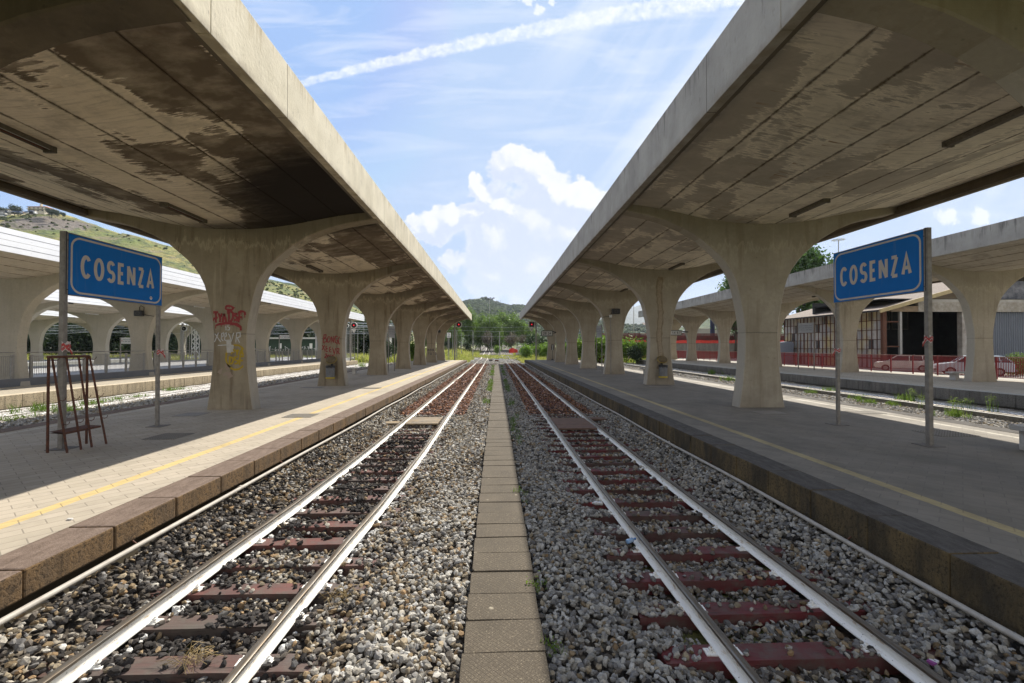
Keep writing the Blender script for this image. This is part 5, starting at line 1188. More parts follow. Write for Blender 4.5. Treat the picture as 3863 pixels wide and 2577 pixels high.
def hillmat(name,cols,sc_,cliff=None,bsc=None,bump=1.):
    def fn(g):
        p=g.pos(); n=g.noise(p,sc_,7,.68); n2=g.noise(p,sc_*5,5,.65); x,y,z=g.sep(p)
        c=g.mix(g.mr(n,.38,.60),cols[0],cols[1]); c=g.mix(g.mr(n2,.48,.62),c,cols[2]); c=g.mix(g.mr(g.noise(p,sc_*2.1,4),.55,.64,0,.8),c,cols[3])
        if cliff:
            d=g.node('ShaderNodeVectorMath',operation='DISTANCE'); g._in(d.inputs[0],g.scl(p,(1,.35,1.35))); d.inputs[1].default_value=(cliff[0],cliff[1]*.35,cliff[2]*1.35)
            k=g.mr(g.add(d.outputs['Value'],g.mul(g.sub(n2,.5),26)),cliff[3]*.8,cliff[3]*1.1,1,0); cc_=g.mix(g.noise(g.scl(p,(1,1,.25)),.35,5,.7),(.10,.082,.07),(.22,.185,.15)); c=g.mix(k,c,cc_)
        return {'Base Color':c,'Normal':g.bump(g.add(n2,n),bump,2.5)}
    return mat(name,fn,rough=.95)
cl=gy(228,868,316)
LH=hill('hill',[(-500,750),(0,792),(60,800),(130,806),(250,815),(330,836),(440,872),(560,905),(700,950),(850,1000),(989,1047),(1123,1085),(1250,1125),(1364,1181),(1480,1225),(1600,1262),(1700,1290)],330,190,hillmat('scrub_hill',((.26,.22,.06),(.13,.16,.038),(.07,.09,.026),(.20,.165,.085)),.035,cliff=(cl[0],cl[1],cl[2],15)),1,rough=.8,nrow=60)
hill('hill',[(1450,1262),(1600,1222),(1700,1165),(1750,1143),(1779,1132),(1794,1129),(1827,1130),(1850,1138),(1881,1151),(1906,1156),(1970,1160),(2050,1172),(2150,1195),(2300,1222),(2500,1248)],1250,650,hillmat('forest_hill',((.025,.048,.013),(.055,.085,.020),(.016,.032,.010),(.075,.085,.03)),.022,bump=1.),2,rough=.5,step=5)
hill('mountain',[(1900,1215),(2200,1190),(2300,1172),(2389,1158),(2415,1151),(2480,1165),(2560,1195),(2700,1215),(3000,1238),(3500,1262)],4800,2300,hillmat('far_mountain',((.03,.045,.025),(.05,.065,.035),(.02,.03,.02),(.08,.08,.055)),.006,bump=.6),3,rough=.5,step=6)
hill('hill',[(2430,1275),(2500,1258),(2600,1226),(2660,1205),(2750,1212),(2900,1240),(3100,1262),(3600,1275)],640,260,MATS['forest_hill'],4,rough=.5,step=8)
hill('hill',[(500,1120),(800,1060),(1000,1052),(1200,1100),(1350,1150),(1500,1215),(1640,1262)],520,180,MATS['forest_hill'],5,rough=1,step=8)
# shrubs scattered on the scrub hill and woodland on the forest hill (nobody could count them)
def scatter_on(V,n,size,seed,m,label,rows=(4,58),dark=(.05,.07,.025),light=(.10,.12,.035)):
    r=np.random.default_rng(seed); nr,nc=V.shape[:2]; j=r.integers(rows[0],min(rows[1],nr-3),n); i=r.integers(0,nc-1,n); f=r.random((n,1)); g_=r.random((n,1))
    P_=V[j,i]*(1-f)+V[j,i+1]*f; P_=P_*(1-g_)+(V[j+1,i]*(1-f)+V[j+1,i+1]*f)*g_
    keep=(np.sin(P_[:,0]*.06+P_[:,2]*.11)+np.sin(P_[:,0]*.021-P_[:,2]*.05)+r.normal(0,.6,n))>-.1; P_=P_[keep]; n=len(P_)
    t=r.random((n,1)); c=np.array(dark)*(1-t)+np.array(light)*t
    s=size*r.uniform(.4,1.3,n); return stones(P_[:,0],P_[:,1],P_[:,2]+s*.2,s,ico(),.3,c)
M_SHR=tinted('shrub_blob',.95,1.,.6,.1)
CH=HV[0]; V,F,C=scatter_on(CH,34000,6.0,5,None,'',rows=(2,40),dark=(.022,.042,.013),light=(.06,.09,.022)); npmesh('woodland',V,F,tinted('woodland_blob',.95,.6,.3,.1),C,label='dense green woodland covering the central hill',kind='stuff')
V,F,C=scatter_on(LH,4500,.95,3,None,''); npmesh('shrubs',V,F,M_SHR,C,label='dark green shrubs dotted over the yellow hillside',kind='stuff')
# houses on the hill
def house(px0,px1,pyb,pyt,Y,label,hip=True,wallc=(.62,.55,.42)):
    a=gy(px0,pyb,Y); b=gy(px1,pyt,Y); w_=b[0]-a[0]; h=b[2]-a[2]; X=(a[0]+b[0])/2
    t=thing('hill_house',label,'house',(X,Y,a[2]),'houses on the left hilltop'); M_=simple('house_wall_cream',wallc,tuple(k*.85 for k in wallc),1,.9); M_R=simple('terracotta_roof',(.42,.17,.09),(.32,.13,.07),1.5,.9)
    wl=obj('wall',MB().box(a[0],b[0],Y,Y+9,a[2]-3,a[2]+h*.68),M_,t); zt=a[2]+h*.68
    mb=MB(); e=.6; mb.poly([(a[0]-e,Y-e,zt),(b[0]+e,Y-e,zt),(b[0]-w_*.25,Y+4.5,b[2]),(a[0]+w_*.25,Y+4.5,b[2])]); mb.poly([(b[0]+e,Y-e,zt),(b[0]+e,Y+9+e,zt),(b[0]-w_*.25,Y+4.5,b[2])]); mb.poly([(a[0]-e,Y+9+e,zt),(a[0]-e,Y-e,zt),(a[0]+w_*.25,Y+4.5,b[2])]); mb.poly([(b[0]+e,Y+9+e,zt),(a[0]-e,Y+9+e,zt),(a[0]+w_*.25,Y+4.5,b[2]),(b[0]-w_*.25,Y+4.5,b[2])]); mb.poly([(a[0]-e,Y-e,zt-.05),(a[0]-e,Y+9+e,zt-.05),(b[0]+e,Y+9+e,zt-.05),(b[0]+e,Y-e,zt-.05)]); rf=obj('roof',mb,M_R,t)
    obj('chimney',MB().box(X-.5,X+.5,Y+3,Y+4,b[2]-1,b[2]+1.2),M_,rf)
    n=max(2,int(w_/2.6))
    for f in range(2 if h>4 else 1):
        for i in range(n): x=a[0]+w_*(i+.5)/n; z=a[2]+h*(.12+.30*f); obj('window',MB().box(x-.45,x+.45,Y-.06,Y+.02,z,z+h*.15),M_BLACK,t)
    if h>4: obj('balcony',MB().box(a[0],b[0],Y-1.2,Y,a[2]+h*.33,a[2]+h*.37),M_,t)
house(104,168,799,771,316,'cream two storey villa with red tiled roof on the left hilltop'); house(12,42,800,782,318,'small dim house at the left end of the hilltop',wallc=(.35,.29,.22))
random.seed(9)
HT=tree_proto('hilltop_tree','x',8,round_lobes(8,4,70),2600,.42,M_LEAFD,70,group='trees on the left hilltop')
for i,(px,py,lb) in enumerate(((56,780,'round tree between the two hilltop houses'),(186,790,'tree just right of the hilltop villa'),(208,794,'lower tree right of the hilltop villa'),(4,786,'tree at the far left end of the hilltop'),(236,803,'low tree nearest the canopy edge on the hilltop'))):
    a=gy(px,822,312); b=gy(px,py,312); s=(b[2]-a[2])/8; o=HT if i==0 else dup(HT); o.location=a; o.scale=(s*.8,s*.8,s); o['label']=lb
# scrap cars / litter along the crest, tiny and pale
mb=MB(); random.seed(4)
sc_l=[]
for i in range(26):
    px=random.uniform(0,130) if i<20 else random.uniform(0,18); py=(802+random.uniform(-2,3)) if i<20 else random.uniform(806,835); a=gy(px,py,304 if i<20 else 296); w_=random.uniform(1.6,4)
    o=obj('scrap_car',MB().box(a[0]-w_/2,a[0]+w_/2,a[1],a[1]+2,a[2]-.2,a[2]+random.uniform(.7,1.4)),(M_WHITE,M_GALV,simple('scrap_blue',(.12,.16,.24)),M_BLACK)[i%4],bevel=.3); tag(o,'scrapped car in the pile along the left hilltop edge','car','scrapped cars on the hilltop')
# ------------------------------------------------ fences
M_RED=simple('fence_red_paint',(.30,.022,.026),(.22,.018,.022),3,.55); M_REDT=simple('fence_rail_worn',(.42,.30,.26),(.36,.10,.09),12,.6)
t=thing('railing','long dark red slatted railing along the back of the far right platform','railing',(34,45,0))
y=13.; i=0
zb_,zt_=.10,1.50
while y<84:
    mb=MB(); k=0; yy=y+.05
    while yy<y+1.98: mb.box(33.985,33.997,yy,yy+.046,zb_+.06,zt_-.06); yy+=.098
    obj('slats',mb,M_RED,t)
    obj('post',MB().box(33.96,34.03,y-.03,y+.03,-.1,zt_),M_RED,t); y+=2.05
obj('top_rail',MB().box(33.94,34.05,13,84,zt_-.05,zt_),M_REDT,t); obj('bottom_rail',MB().box(33.965,34.02,13,84,zb_,zb_+.05),M_RED,t)
obj('middle_rail',MB().box(34.005,34.03,13,84,1.15,1.19),M_RED,t)
# low wall and grey railing by the white canopy
def bluewall(g): return {'Base Color':g.mix(g.noise(g.pos(),2,5),(.16,.165,.175),(.22,.225,.235))}
M_LW=mat('low_wall_grey',bluewall,rough=.85)
gaps=[26.08,35.3,44.4,53.1,62.0]
tag(obj('low_wall',MB().box(-26.5,-26.22,3,69,-.2,.42),M_LW,bevel=.02),'low slate grey wall between the nearest white canopy columns','low wall')
t=thing('railing','grey steel railing with slatted posts along the low wall by the white canopy','railing',(-26.4,36,.4))
cols_=[c[1] for c in W1C]; y=4.
M_RAIL=simple('railing_grey',(.34,.325,.30),(.27,.26,.24),4,.5,.3)
for a,b in zip(cols_[:-1],cols_[1:]):
    y0,y1=a+.75,b-.25; n=5
    for i in range(n+1): yy=y0+(y1-y0)*i/n; obj('post',MB().box(-26.44,-26.36,yy-.08,yy+.08,.42,1.72),M_RAIL,t)
    mb=MB(); yy=y0
    while yy<y1: mb.box(-26.41,-26.395,yy,yy+.018,.55,1.62); yy+=.10
    obj('bars',mb,M_RAIL,t)
    mb=MB(); mb.tube([(-26.4,y0-.3,1.86),(-26.4,y1+.1,1.86)],.03,6); obj('handrail',mb,M_RAIL,t)
    obj('rail',MB().box(-26.42,-26.38,y0,y1,1.62,1.66),M_RAIL,t)
# ramp rail end piece
t=thing('ramp_railing','thin sloping railing where the left ramp descends past the last white canopy','railing',(-25.5,74,.4)); 
for z in (1.8,1.3,.9,.5): obj('rail',MB().bar((-26,70,z),(-24.3,79,z-.9),.05),M_RAIL,t)
for i in range(5): y=70+i*2.2; obj('post',MB().bar((-26+.19*(y-70),y,-.4-.1*i),(-26+.19*(y-70),y,1.8-.1*(y-70)),.06),M_RAIL,t)
# concrete wall, orange net and rusty screen in the back right
tag(obj('boundary_wall',MB().box(21,62,92,92.5,-1,3.02),M_KG,bevel=.03),'grey concrete boundary wall below the orange netting','wall')
M_NET=simple('orange_net',(.62,.05,.03),(.50,.04,.03),2.,.6); M_RP=simple('rusty_panels',(.16,.04,.035),(.10,.035,.032),1.2,.85)
mb=MB(); random.seed(2); xs_=[21+i*.8 for i in range(52)]; top_=[3.55+random.uniform(-.12,.08) for _ in xs_]; wv=[random.uniform(-.12,.12) for _ in xs_]
for i in range(51): mb.quad((xs_[i],91.9+wv[i],2.9),(xs_[i+1],91.9+wv[i+1],2.9),(xs_[i+1],91.9+wv[i+1],top_[i+1]),(xs_[i],91.9+wv[i],top_[i]))
tag(obj('barrier_net',mb,M_NET),'long orange red plastic net stretched on top of the concrete wall','barrier net')
t=thing('screen_fence','dark rusty slatted screen fence above the orange net','fence',(40,92.9,3))
mb=MB()
for i in range(160): x=21+i*.26; mb.box(x,x+.17,92.9,92.95,3.0,4.85)
obj('slats',mb,M_RP,t); obj('rail',MB().box(21,62,92.85,93,4.8,4.95),M_RP,t); obj('backing',MB().box(21,62,93.1,93.15,3.,4.5),M_RP,t)
mb=MB(); xs_=[23+i*.5 for i in range(14)]
for i in range(13): mb.quad((xs_[i],84+.2*math.sin(i*2),.2),(xs_[i+1],84+.2*math.sin(i*2+2),.2),(xs_[i+1],84+.2*math.sin(i*2+2),.95+.15*math.sin(i*3)),(xs_[i],84+.2*math.sin(i*2),.95+.15*math.sin(i*3-3)))
tag(obj('barrier_net',mb,M_NET),'sagging piece of orange net near the end of the far right platform','barrier net')
a=gy(1920,1312,102); b=gy(1953,1329,102)
mb=MB()
for i in range(9):
    x0=a[0]+(b[0]-a[0])*i/9; x1=a[0]+(b[0]-a[0])*(i+1)/9; mb.quad((x0,102+.4*math.sin(i),b[2]-.2+.03*i),(x1,102+.4*math.sin(i+1),b[2]-.2),(x1,102+.4*math.sin(i+1),a[2]-.10*abs(i-3)),(x0,102+.4*math.sin(i),a[2]-.10*abs(i-4)))
tag(obj('barrier_net',mb,M_NET),'crumpled orange net among the grass ahead of the right track','barrier net')
for px,py,lb in ((1746,1328,'left red brick block in the yard grass'),(1803,1324,'right red brick block in the yard grass')):
    a=gz(px,py+8,-.45); tag(obj('brick_block',MB().box(a[0]-.9,a[0]+.9,a[1],a[1]+1.2,-.75,.45),simple('brick_red',(.42,.12,.07),(.30,.09,.06),5,.9),bevel=.1),lb,'brick block')
q=gy(1600+1410/3.918,1300+0,110); tag(obj('concrete_block',MB().box(5.3,13.2,118,118.6,-.5,2.35),simple('pale_concrete',(.46,.44,.44)),bevel=.05),'pale grey concrete wall piece beside the crumpled orange net','concrete wall')
# ------------------------------------------------ signals, masts, poles
M_SIGB=mat('signal_black',color=(.012,.012,.014),rough=.5)
M_LIT=mat('signal_red_lit',lambda g:{'Emission Color':(1,.03,.05,1),'Emission Strength':.8},color=(.5,.01,.01))
def signal(px,py,r,Y,label,shape='round',polepx=None,tri=True,lit=True,base=-.75,grp='railway signals'):
    c=gy(px,py,Y); R_=r*1.12*Y/1700; t=thing('railway_signal',label,'signal',(c[0],Y,base),grp); n=24
    if shape=='round':
        mb=MB(); mb.tube([(c[0],Y,c[2]),(c[0],Y+.12,c[2])],R_,n); bd=obj('target_board',mb,M_WHITE,t); mb=MB(); mb.tube([(c[0],Y-.03,c[2]),(c[0],Y+.0,c[2])],R_*.78,n); bk=obj('black_disc',mb,M_SIGB,bd)
    else:
        bd=obj('target_board',MB().box(c[0]-R_,c[0]+R_,Y,Y+.12,c[2]-R_,c[2]+R_),M_WHITE,t); bk=obj('black_disc',MB().box(c[0]-R_*.8,c[0]+R_*.8,Y-.03,Y,c[2]-R_*.8,c[2]+R_*.8),M_SIGB,bd)
    mb=MB(); mb.tube([(c[0],Y-.10,c[2]),(c[0],Y-.031,c[2])],R_*.19,12); obj('lens',mb,M_LIT if lit else M_GALV,t)
    mb=MB(); mb.tube([(c[0]+R_*.32*math.cos(a),Y-.2,c[2]+R_*.32*math.sin(a)) for a in [math.pi*i/8 for i in range(9)]],.03,5); obj('hood',mb,M_SIGB,t)
    if tri:
        mb=MB(); z=c[2]-R_*1.12; mb.poly([(c[0]-R_*.8,Y,z),(c[0],Y,z-R_*1.3),(c[0]+R_*.8,Y,z)]); mb.poly([(c[0]-R_*.8,Y+.03,z),(c[0]+R_*.8,Y+.03,z),(c[0],Y+.03,z-R_*1.3)]); tp=obj('triangle_plate',mb,M_SIGB if False else M_WHITE,t)
        if shape!='round': mb=MB(); mb.poly([(c[0]-R_*.55,Y-.01,z-.08),(c[0],Y-.01,z-R_*.95),(c[0]+R_*.55,Y-.01,z-.08)]); obj('triangle_centre',mb,M_BOARD,tp)
    X2=gy(polepx,1308,Y)[0] if polepx else c[0]; pz=c[2]+R_*.5
    mb=MB(); mb.box(X2-.11,X2+.11,Y+.2,Y+.42,base,pz+.6); obj('pole',mb,M_GALV,t)
    mb=MB(); mb.bar((X2,Y+.25,c[2]),(c[0],Y+.15,c[2]),.09); mb.bar((X2,Y+.25,c[2]-R_),(c[0],Y+.15,c[2]-R_),.05); obj('bracket',mb,M_BLACK,t)
    if not tri: pass
    mb=MB(); 
    for dx in (.2,.5): mb.bar((X2+dx,Y+.5,base),(X2+dx,Y+.5,c[2]-.8),.04)
    z=base+.3
    while z<c[2]-.8: mb.bar((X2+.2,Y+.5,z),(X2+.5,Y+.5,z),.03); z+=.35
    obj('ladder',mb,M_GALV,t)
signal(*cc(513,488),10.6,76,'round red signal at the end of the left platform',polepx=1600+449/3.918,tri=False)
signal(*cc(1590,487),10.6,76,'square red signal with white triangle at the end of the right platform','square',polepx=1600+1657/3.918)
k6_=lambda x,y:(1100+x/3.918,1150+y/3.918)
signal(*k6_(921,303),10.8,70,'large round signal with white triangle between second and third left columns',polepx=k6_(862,0)[0],lit=True)
signal(*k6_(815,310),6.8,84,'smaller dark round signal left of the larger one',polepx=k6_(795,0)[0],tri=False,lit=False)
signal(*k6_(392,397),6.8,88,'dark round signal behind the left column with BONGO graffiti',polepx=k6_(352,0)[0],tri=False,lit=False)
signal(600+263/2.8,1130+308/2.8,9.,68,'white ringed round signal seen under the third arch of the white canopy',polepx=600+232/2.8,tri=False,lit=False)
def mast(px,pyt,Y,label,kind='plain',r=.16,base=None,cat='mast',name='light_mast',grp=None):
    t_=gy(px,pyt,Y); b=float(terr(np.array(t_[0]),np.array(Y))) if base is None else base; t=thing(name,label,cat,(t_[0],Y,b),grp)
    mb=MB(); mb.tube([(t_[0],Y,b-.3),(t_[0],Y,t_[2])],[r,r*.55],7); obj('pole',mb,M_GALV,t)
    if kind=='flood':
        obj('head_frame',MB().box(t_[0]-1.1,t_[0]+1.1,Y-.2,Y+.2,t_[2]-.1,t_[2]+.1),M_BLACK,t)
        for i in range(6): x=t_[0]-1.4+i*.56; obj('floodlight',MB().box(x-.2,x+.2,Y-.35,Y+.1,t_[2]+.1+.15*(i%2),t_[2]+.5+.15*(i%2)),M_BLACK,t)
    if kind=='ring':
        n=16; mb=MB(); mb.tube([(t_[0]+1.35*math.cos(2*math.pi*i/n),Y+1.35*math.sin(2*math.pi*i/n),t_[2]) for i in range(n+1)],.05,5,False); obj('ring',mb,M_GALV,t)
        for i in range(8): a=2*math.pi*i/8; mb=MB(); mb.bar((t_[0],Y,t_[2]),(t_[0]+1.35*math.cos(a),Y+1.35*math.sin(a),t_[2]),.04); obj('spoke',mb,M_GALV,t); obj('lamp',MB().box(t_[0]+1.35*math.cos(a)-.16,t_[0]+1.35*math.cos(a)+.16,Y+1.35*math.sin(a)-.16,Y+1.35*math.sin(a)+.16,t_[2]-.12,t_[2]+.10),M_WHITE,t)
    return t
mast(1847,1130,150,'tall floodlight mast standing before the central poplars','flood')
mast(3163,905,120,'tall pale lamp mast with ring head above the right blue sign','ring',r=.2,base=-.3)
mast(2390.6,1150,150,'thin pole seen between second and third right columns','plain')
mast(1889,1130,1240,'thin radio mast on the central hilltop','plain',r=.7,base=100,name='radio_mast')
for i,(px,pt,Y) in enumerate(((1741,1256,118),(1783,1247,112),(1787,1252,118),(1854,1255,120),(1884,1249,118),(1885.5,1252,124),(1690,1262,104),(1708,1250,96),(1722,1248,98),(1350,1215,86),(1373,1232,90),(1460,1235,88),(1478,1236,92),(1548,1240,90),(1565,1228,90))):
    mast(px,pt,Y,'slim grey catenary pole in the yard, one of many alike','plain',r=.075,name='catenary_pole',cat='pole',grp='catenary poles of the yard')
# lattice tower
def lattice(px,pt,pb,Y,w_,label):
    a=gy(px,pt,Y); t=thing('lattice_tower',label,'lattice tower',(a[0],Y,-.7)); X=a[0]
    for sx in (-1,1):
        for sy in (-1,1): mb=MB(); mb.bar((X+sx*w_/2,Y+sy*w_/2,-.7),(X+sx*w_/2,Y+sy*w_/2,a[2]),.11); obj('leg',mb,M_WHITE,t)
    mb=MB(); z=-.5; k=0
    while z<a[2]-w_: 
        for sy in (-1,1):
            s_=1 if k%2 else -1; mb.bar((X-s_*w_/2,Y+sy*w_/2,z),(X+s_*w_/2,Y+sy*w_/2,z+w_*.95),.08)
            mb.bar((X+sy*w_/2,Y-s_*w_/2,z),(X+sy*w_/2,Y+s_*w_/2,z+w_*.95),.08)
        z+=w_*.95; k+=1
    obj('bracing',mb,M_WHITE,t)
lattice(738,1218,1345,75,.75,'white lattice mast seen under the white canopy arches')
lattice(1470/1,1225,1340,95,.5,'slim lattice mast between third and fourth left columns')
# gantry ladders near the lattice tower
for i,(px,Y) in enumerate(((705,74),(715,76),(682,72),(690,78))):
    a=gy(px,1222+6*i,Y); mb=MB(); mb.bar((a[0],Y,-.7),(a[0],Y,a[2]),.09); tag(obj('catenary_pole',mb,M_GALV),'thin pale pole in the cluster beside the white lattice mast','pole','thin poles beside the lattice mast')
# overhead wires
M_WIRE=mat('wire_pale',color=(.55,.56,.58),rough=.4,metal=.3); random.seed(6)
for i in range(13):
    Y=84+i*1.9; z=5.2+random.uniform(0,3.6); x0,x1=-98,-16; sl_=random.uniform(-.9,.9); pts=[(x0+(x1-x0)*k/16,Y+6*math.sin(k*.12),z+sl_*(k/16-.5)-.5*math.sin(math.pi*(k%4)/4)) for k in range(17)]
    mb=MB(); mb.tube(pts,.028,4,False); tag(obj('overhead_wire',mb,M_WIRE),'thin pale overhead wire crossing in front of the dark wood','wire','overhead wires of the left yard')
for i,(z,Y) in enumerate(((6.1,108),(7.1,109),(5.0,112))):
    pts=[(-26+52*k/12,Y,z-.3*math.sin(math.pi*(k%4)/4)) for k in range(9)]; mb=MB(); mb.tube(pts,.012,4,False); tag(obj('overhead_wire',mb,M_WIRE),'thin overhead wire across the yard before the poplars','wire','overhead wires before the poplars')
# notices with red ring in the left yard, and the number three sign
def yb(px0,px1,pt,pb,Y,label): a=gy(px0,pt,Y); b=gy(px1,pb,Y); info_board(a[0],Y,b[0],Y,a[2],b[2],label,['DIVIETO DI ACCESSO','AI NON ADDETTI'],pz=-.3,wd=.10,face=1,red=True,group='white no entry boards',board=M_WHITE)
yb(455,510,1274,1297,58,'white board with red ring between white canopy columns behind the rack'); yb(1054,1118,1264,1278,66,'white board with red ring before the green shed')
a=gy(*cc(337,608),84); b=gy(*cc(396,683),84); t=thing('track_number_sign','white number 3 sign on a post by the last left column','sign',((a[0]+b[0])/2,84,-.7)); pn=obj('panel',MB().box(a[0],b[0],84,84.06,b[2],a[2]),M_WHITE,t); W_=Writer((a[0],83.995,b[2]),(1,0,0),(0,0,1),.005); w_=b[0]-a[0]; h=a[2]-b[2]; W_.text('3',w_*.3,h*.40,h*.42,w_*.38,0,w_*.09); W_.text('AARIN',w_*.12,h*.10,h*.17,w_*.14,w_*.02,w_*.05); obj('digit',W_.mb,simple('ink_blue',(.05,.09,.25)),pn); mb=MB(); mb.bar(((a[0]+b[0])/2,84.05,-.7),((a[0]+b[0])/2,84.05,b[2]),.12); obj('post',mb,M_GALV,t)
# green shed behind
a=gy(900,1279,100); b=gy(1195,1325,100); t=thing('green_shed','long low dark green shed with graffiti behind the white canopy','shed',((a[0]+b[0])/2,103,0))
wl=obj('wall',MB().box(a[0],b[0],100,106,-.5,a[2]),simple('dark_green_paint',(.030,.06,.035),(.02,.04,.025),1.,.8),t); obj('roof',MB().box(a[0]-.6,b[0]+.6,99.3,106.6,a[2],a[2]+.35),simple('roof_pale_edge',(.50,.50,.46),(.40,.40,.36)),t)
W_=Writer((a[0],99.99,1.2),(1,0,0),(0,0,1),.01); random.seed(8)
for k in range(24): x=.6+k*.68; W_.stroke([(x+random.uniform(-.3,.3),random.uniform(0,1.1)) for _ in range(4)],.10)
obj('graffiti',W_.mb,M_SPW,wl)
for k in range(5): x=a[0]+2+k*3.3; obj('window',MB().box(x,x+.6,99.95,100.02,1.8,2.9),M_WHITE,t)
# gravel heap and stacked sleepers on the right
n=2600; r_=rng.random(n); th_=rng.uniform(0,6.28,n); x=24.+5.2*np.sqrt(r_)*np.cos(th_); y=88+2.2*np.sqrt(r_)*np.sin(th_); z=-.6+1.9*(1-np.sqrt(r_))*1.+rng.uniform(0,.15,n)
V,F,C=stones(x,y,z,.22*rng.uniform(.6,1.3,n),cubev(),.2,PAL[rng.integers(3,6,n)]*1.1); npmesh('gravel_heap',V,F,M_STONE,C,label='heap of grey gravel behind the right columns',kind='stuff')
for j in range(4):
    for i in range(3): tag(obj('stacked_beam',MB().box(16.5,20.5,79+i*.4,79.3+i*.4,-.6+j*.33,-.3+j*.33),M_RUST,bevel=.01),'dark rusty beam in the stack behind the right notice board','beam','stacked rusty beams')
a=gy(2620,1240,112); tag(obj('store_roof',MB().prism([(a[0],a[2]-3),(a[0]+8,a[2]-3),(a[0]+8,a[2]-.6),(a[0]+7,a[2]+.05),(a[0]+.6,a[2]),(a[0],a[2]-.7)],112,120),M_GALV),'plain grey metal store behind the rusty screen fence','store')
for px,lb in ((2683,'left of two dark blue poles by the grey store'),(2692,'right of two dark blue poles by the grey store')): a=gy(px,1203,97); mb=MB(); mb.tube([(a[0],97,-.3),(a[0],97,a[2])],.25,8); tag(obj('blue_pole',mb,simple('navy_paint',(.03,.035,.09))),lb,'pole')
# distant town
random.seed(12)
for i in range(26):
    px=random.uniform(2400,2560); Y=1500+random.uniform(-80,200); py=random.uniform(1222,1246); a=gy(px,py,Y); w_=random.uniform(8,18); h=random.uniform(7,16); c_=random.choice(((.62,.55,.47),(.55,.42,.33),(.66,.62,.58)))
    o=obj('town_house',MB().box(a[0]-w_/2,a[0]+w_/2,Y,Y+12,a[2]-25,a[2]+h*.4),simple('plaster_%d'%int(c_[0]*100),c_),None); tag(o,'pale house of the far town below the blue mountain','house','houses of the far town')
# ------------------------------------------------ shed with glazed wall on the right
SHED=t=thing('railway_shed','old railway shed with rusty glazed wall, brown roof and dark open bay','shed',(46,56,0))
def glaz(g):
    p=g.pos(); x,y,z=g.sep(p); cell=g.comb(0,g.m('FLOOR',g.mul(g.sub(y,49.2),1/.70)),g.m('FLOOR',g.mul(g.add(z,.2),1/1.06)))
    wn=g.node('ShaderNodeTexWhiteNoise',{'Vector':cell}); v=wn.outputs[0]; big=g.noise(p,.35,3)
    c=g.mix(v,(.30,.31,.33),(.56,.56,.55)); c=g.mix(g.mr(big,.50,.62,0,.85),c,(.50,.42,.20)); c=g.mix(g.mr(v,.88,.90),c,(.07,.07,.08)); c=g.mix(g.mr(g.noise(p,2.2,5),.5,.75,0,.5),c,(.2,.17,.13)); return {'Base Color':c}
wl=obj('glazed_wall',MB().box(42.5,42.6,49.2,66,-.3,6.15),mat('dirty_panes',glaz,rough=.35),t)
mb=MB()
for i in range(25): y=49.2+i*.70; mb.box(42.42,42.49,y-.03-(.05 if i%6==0 else 0),y+.03+(.05 if i%6==0 else 0),-.3,6.15)
for i in range(7): z=-.2+i*1.06; mb.box(42.43,42.495,49.2,66,z-.03,z+.03)
obj('glazing_bars',mb,M_RUST,wl)
obj('corner_post',MB().box(42.2,42.6,48.8,49.15,-.3,6.3),M_RUST,t); obj('corner_post',MB().box(44.0,44.25,48.7,48.95,-.3,6.5),M_GALV,t)
mb=MB(); mb.bar((42.4,48.9,4.9),(44.1,48.85,4.9),.12); mb.bar((42.4,48.9,2.2),(44.1,48.85,2.2),.12); obj('brace',mb,M_RUST,t)
def corr(g):
    p=g.pos(); x,y,z=g.sep(p); s=g.m('SINE',g.mul(y,22)); c=g.mix(g.noise(p,1.1,6,.7),(.13,.095,.075),(.25,.20,.16)); c=g.mix(g.mr(s,.2,1,0,.4),c,(.10,.07,.055)); return {'Base Color':c,'Normal':g.bump(s,.8,.04)}
M_CORR=mat('corrugated_brown',corr,rough=.85)
mb=MB(); mb.prism([(41.3,6.05),(41.3,6.17),(58,10.75),(58,10.6)],48.2,67.2); rf=obj('roof',mb,M_CORR,t)
mb=MB(); mb.prism([(41.25,5.80),(41.25,6.22),(58,10.83),(58,10.40)],48.05,48.19); obj('barge_board',mb,simple('ochre_board',(.42,.33,.17),(.33,.26,.14),3,.8),rf)
mb=MB(); mb.prism([(58,10.6),(58,10.75),(75,6.1),(75,5.95)],48.2,67.2); obj('roof',mb,M_CORR,t)
obj('eave_gutter',MB().box(41.15,41.32,48.4,67,5.98,6.12),M_BLACK,rf)
M_LINT=M_FR
obj('lintel',MB().box(46.0,75,48.6,49.0,6.0,7.35),MATS['fascia_concrete_grey'],t); obj('lintel',MB().box(43,46.0,48.65,49.0,6.0,6.6),simple('stained_beam',(.28,.20,.12),(.2,.15,.1),2,.9),t)
M_MOSS=simple('mossy_wall',(.06,.065,.08),(.22,.22,.24),1.1,.95); obj('upper_wall',MB().box(55,75,49.4,49.9,7.35,9.5),M_MOSS,t)
M_DW=simple('whitewashed_wall',(.40,.37,.33),(.24,.21,.18),1.,.9); obj('pier',MB().box(51.1,52.1,48.75,49.3,-.3,6.0),M_DW,t)
M_INT=simple('dark_interior',(.045,.045,.043),(.028,.028,.028),.8,.95)  # plain dark grey for the walls, floor and ceiling inside the bay
obj('back_wall',MB().box(42.6,60,60,60.3,-.3,8),M_INT,t); obj('side_wall',MB().box(60,60.3,49.3,60,-.3,8),M_INT,t); obj('floor',MB().box(42.6,60,49,60,-.3,-.24),M_INT,t); obj('ceiling',MB().box(42.7,60,49.4,60,7.4,7.5),M_INT,t)
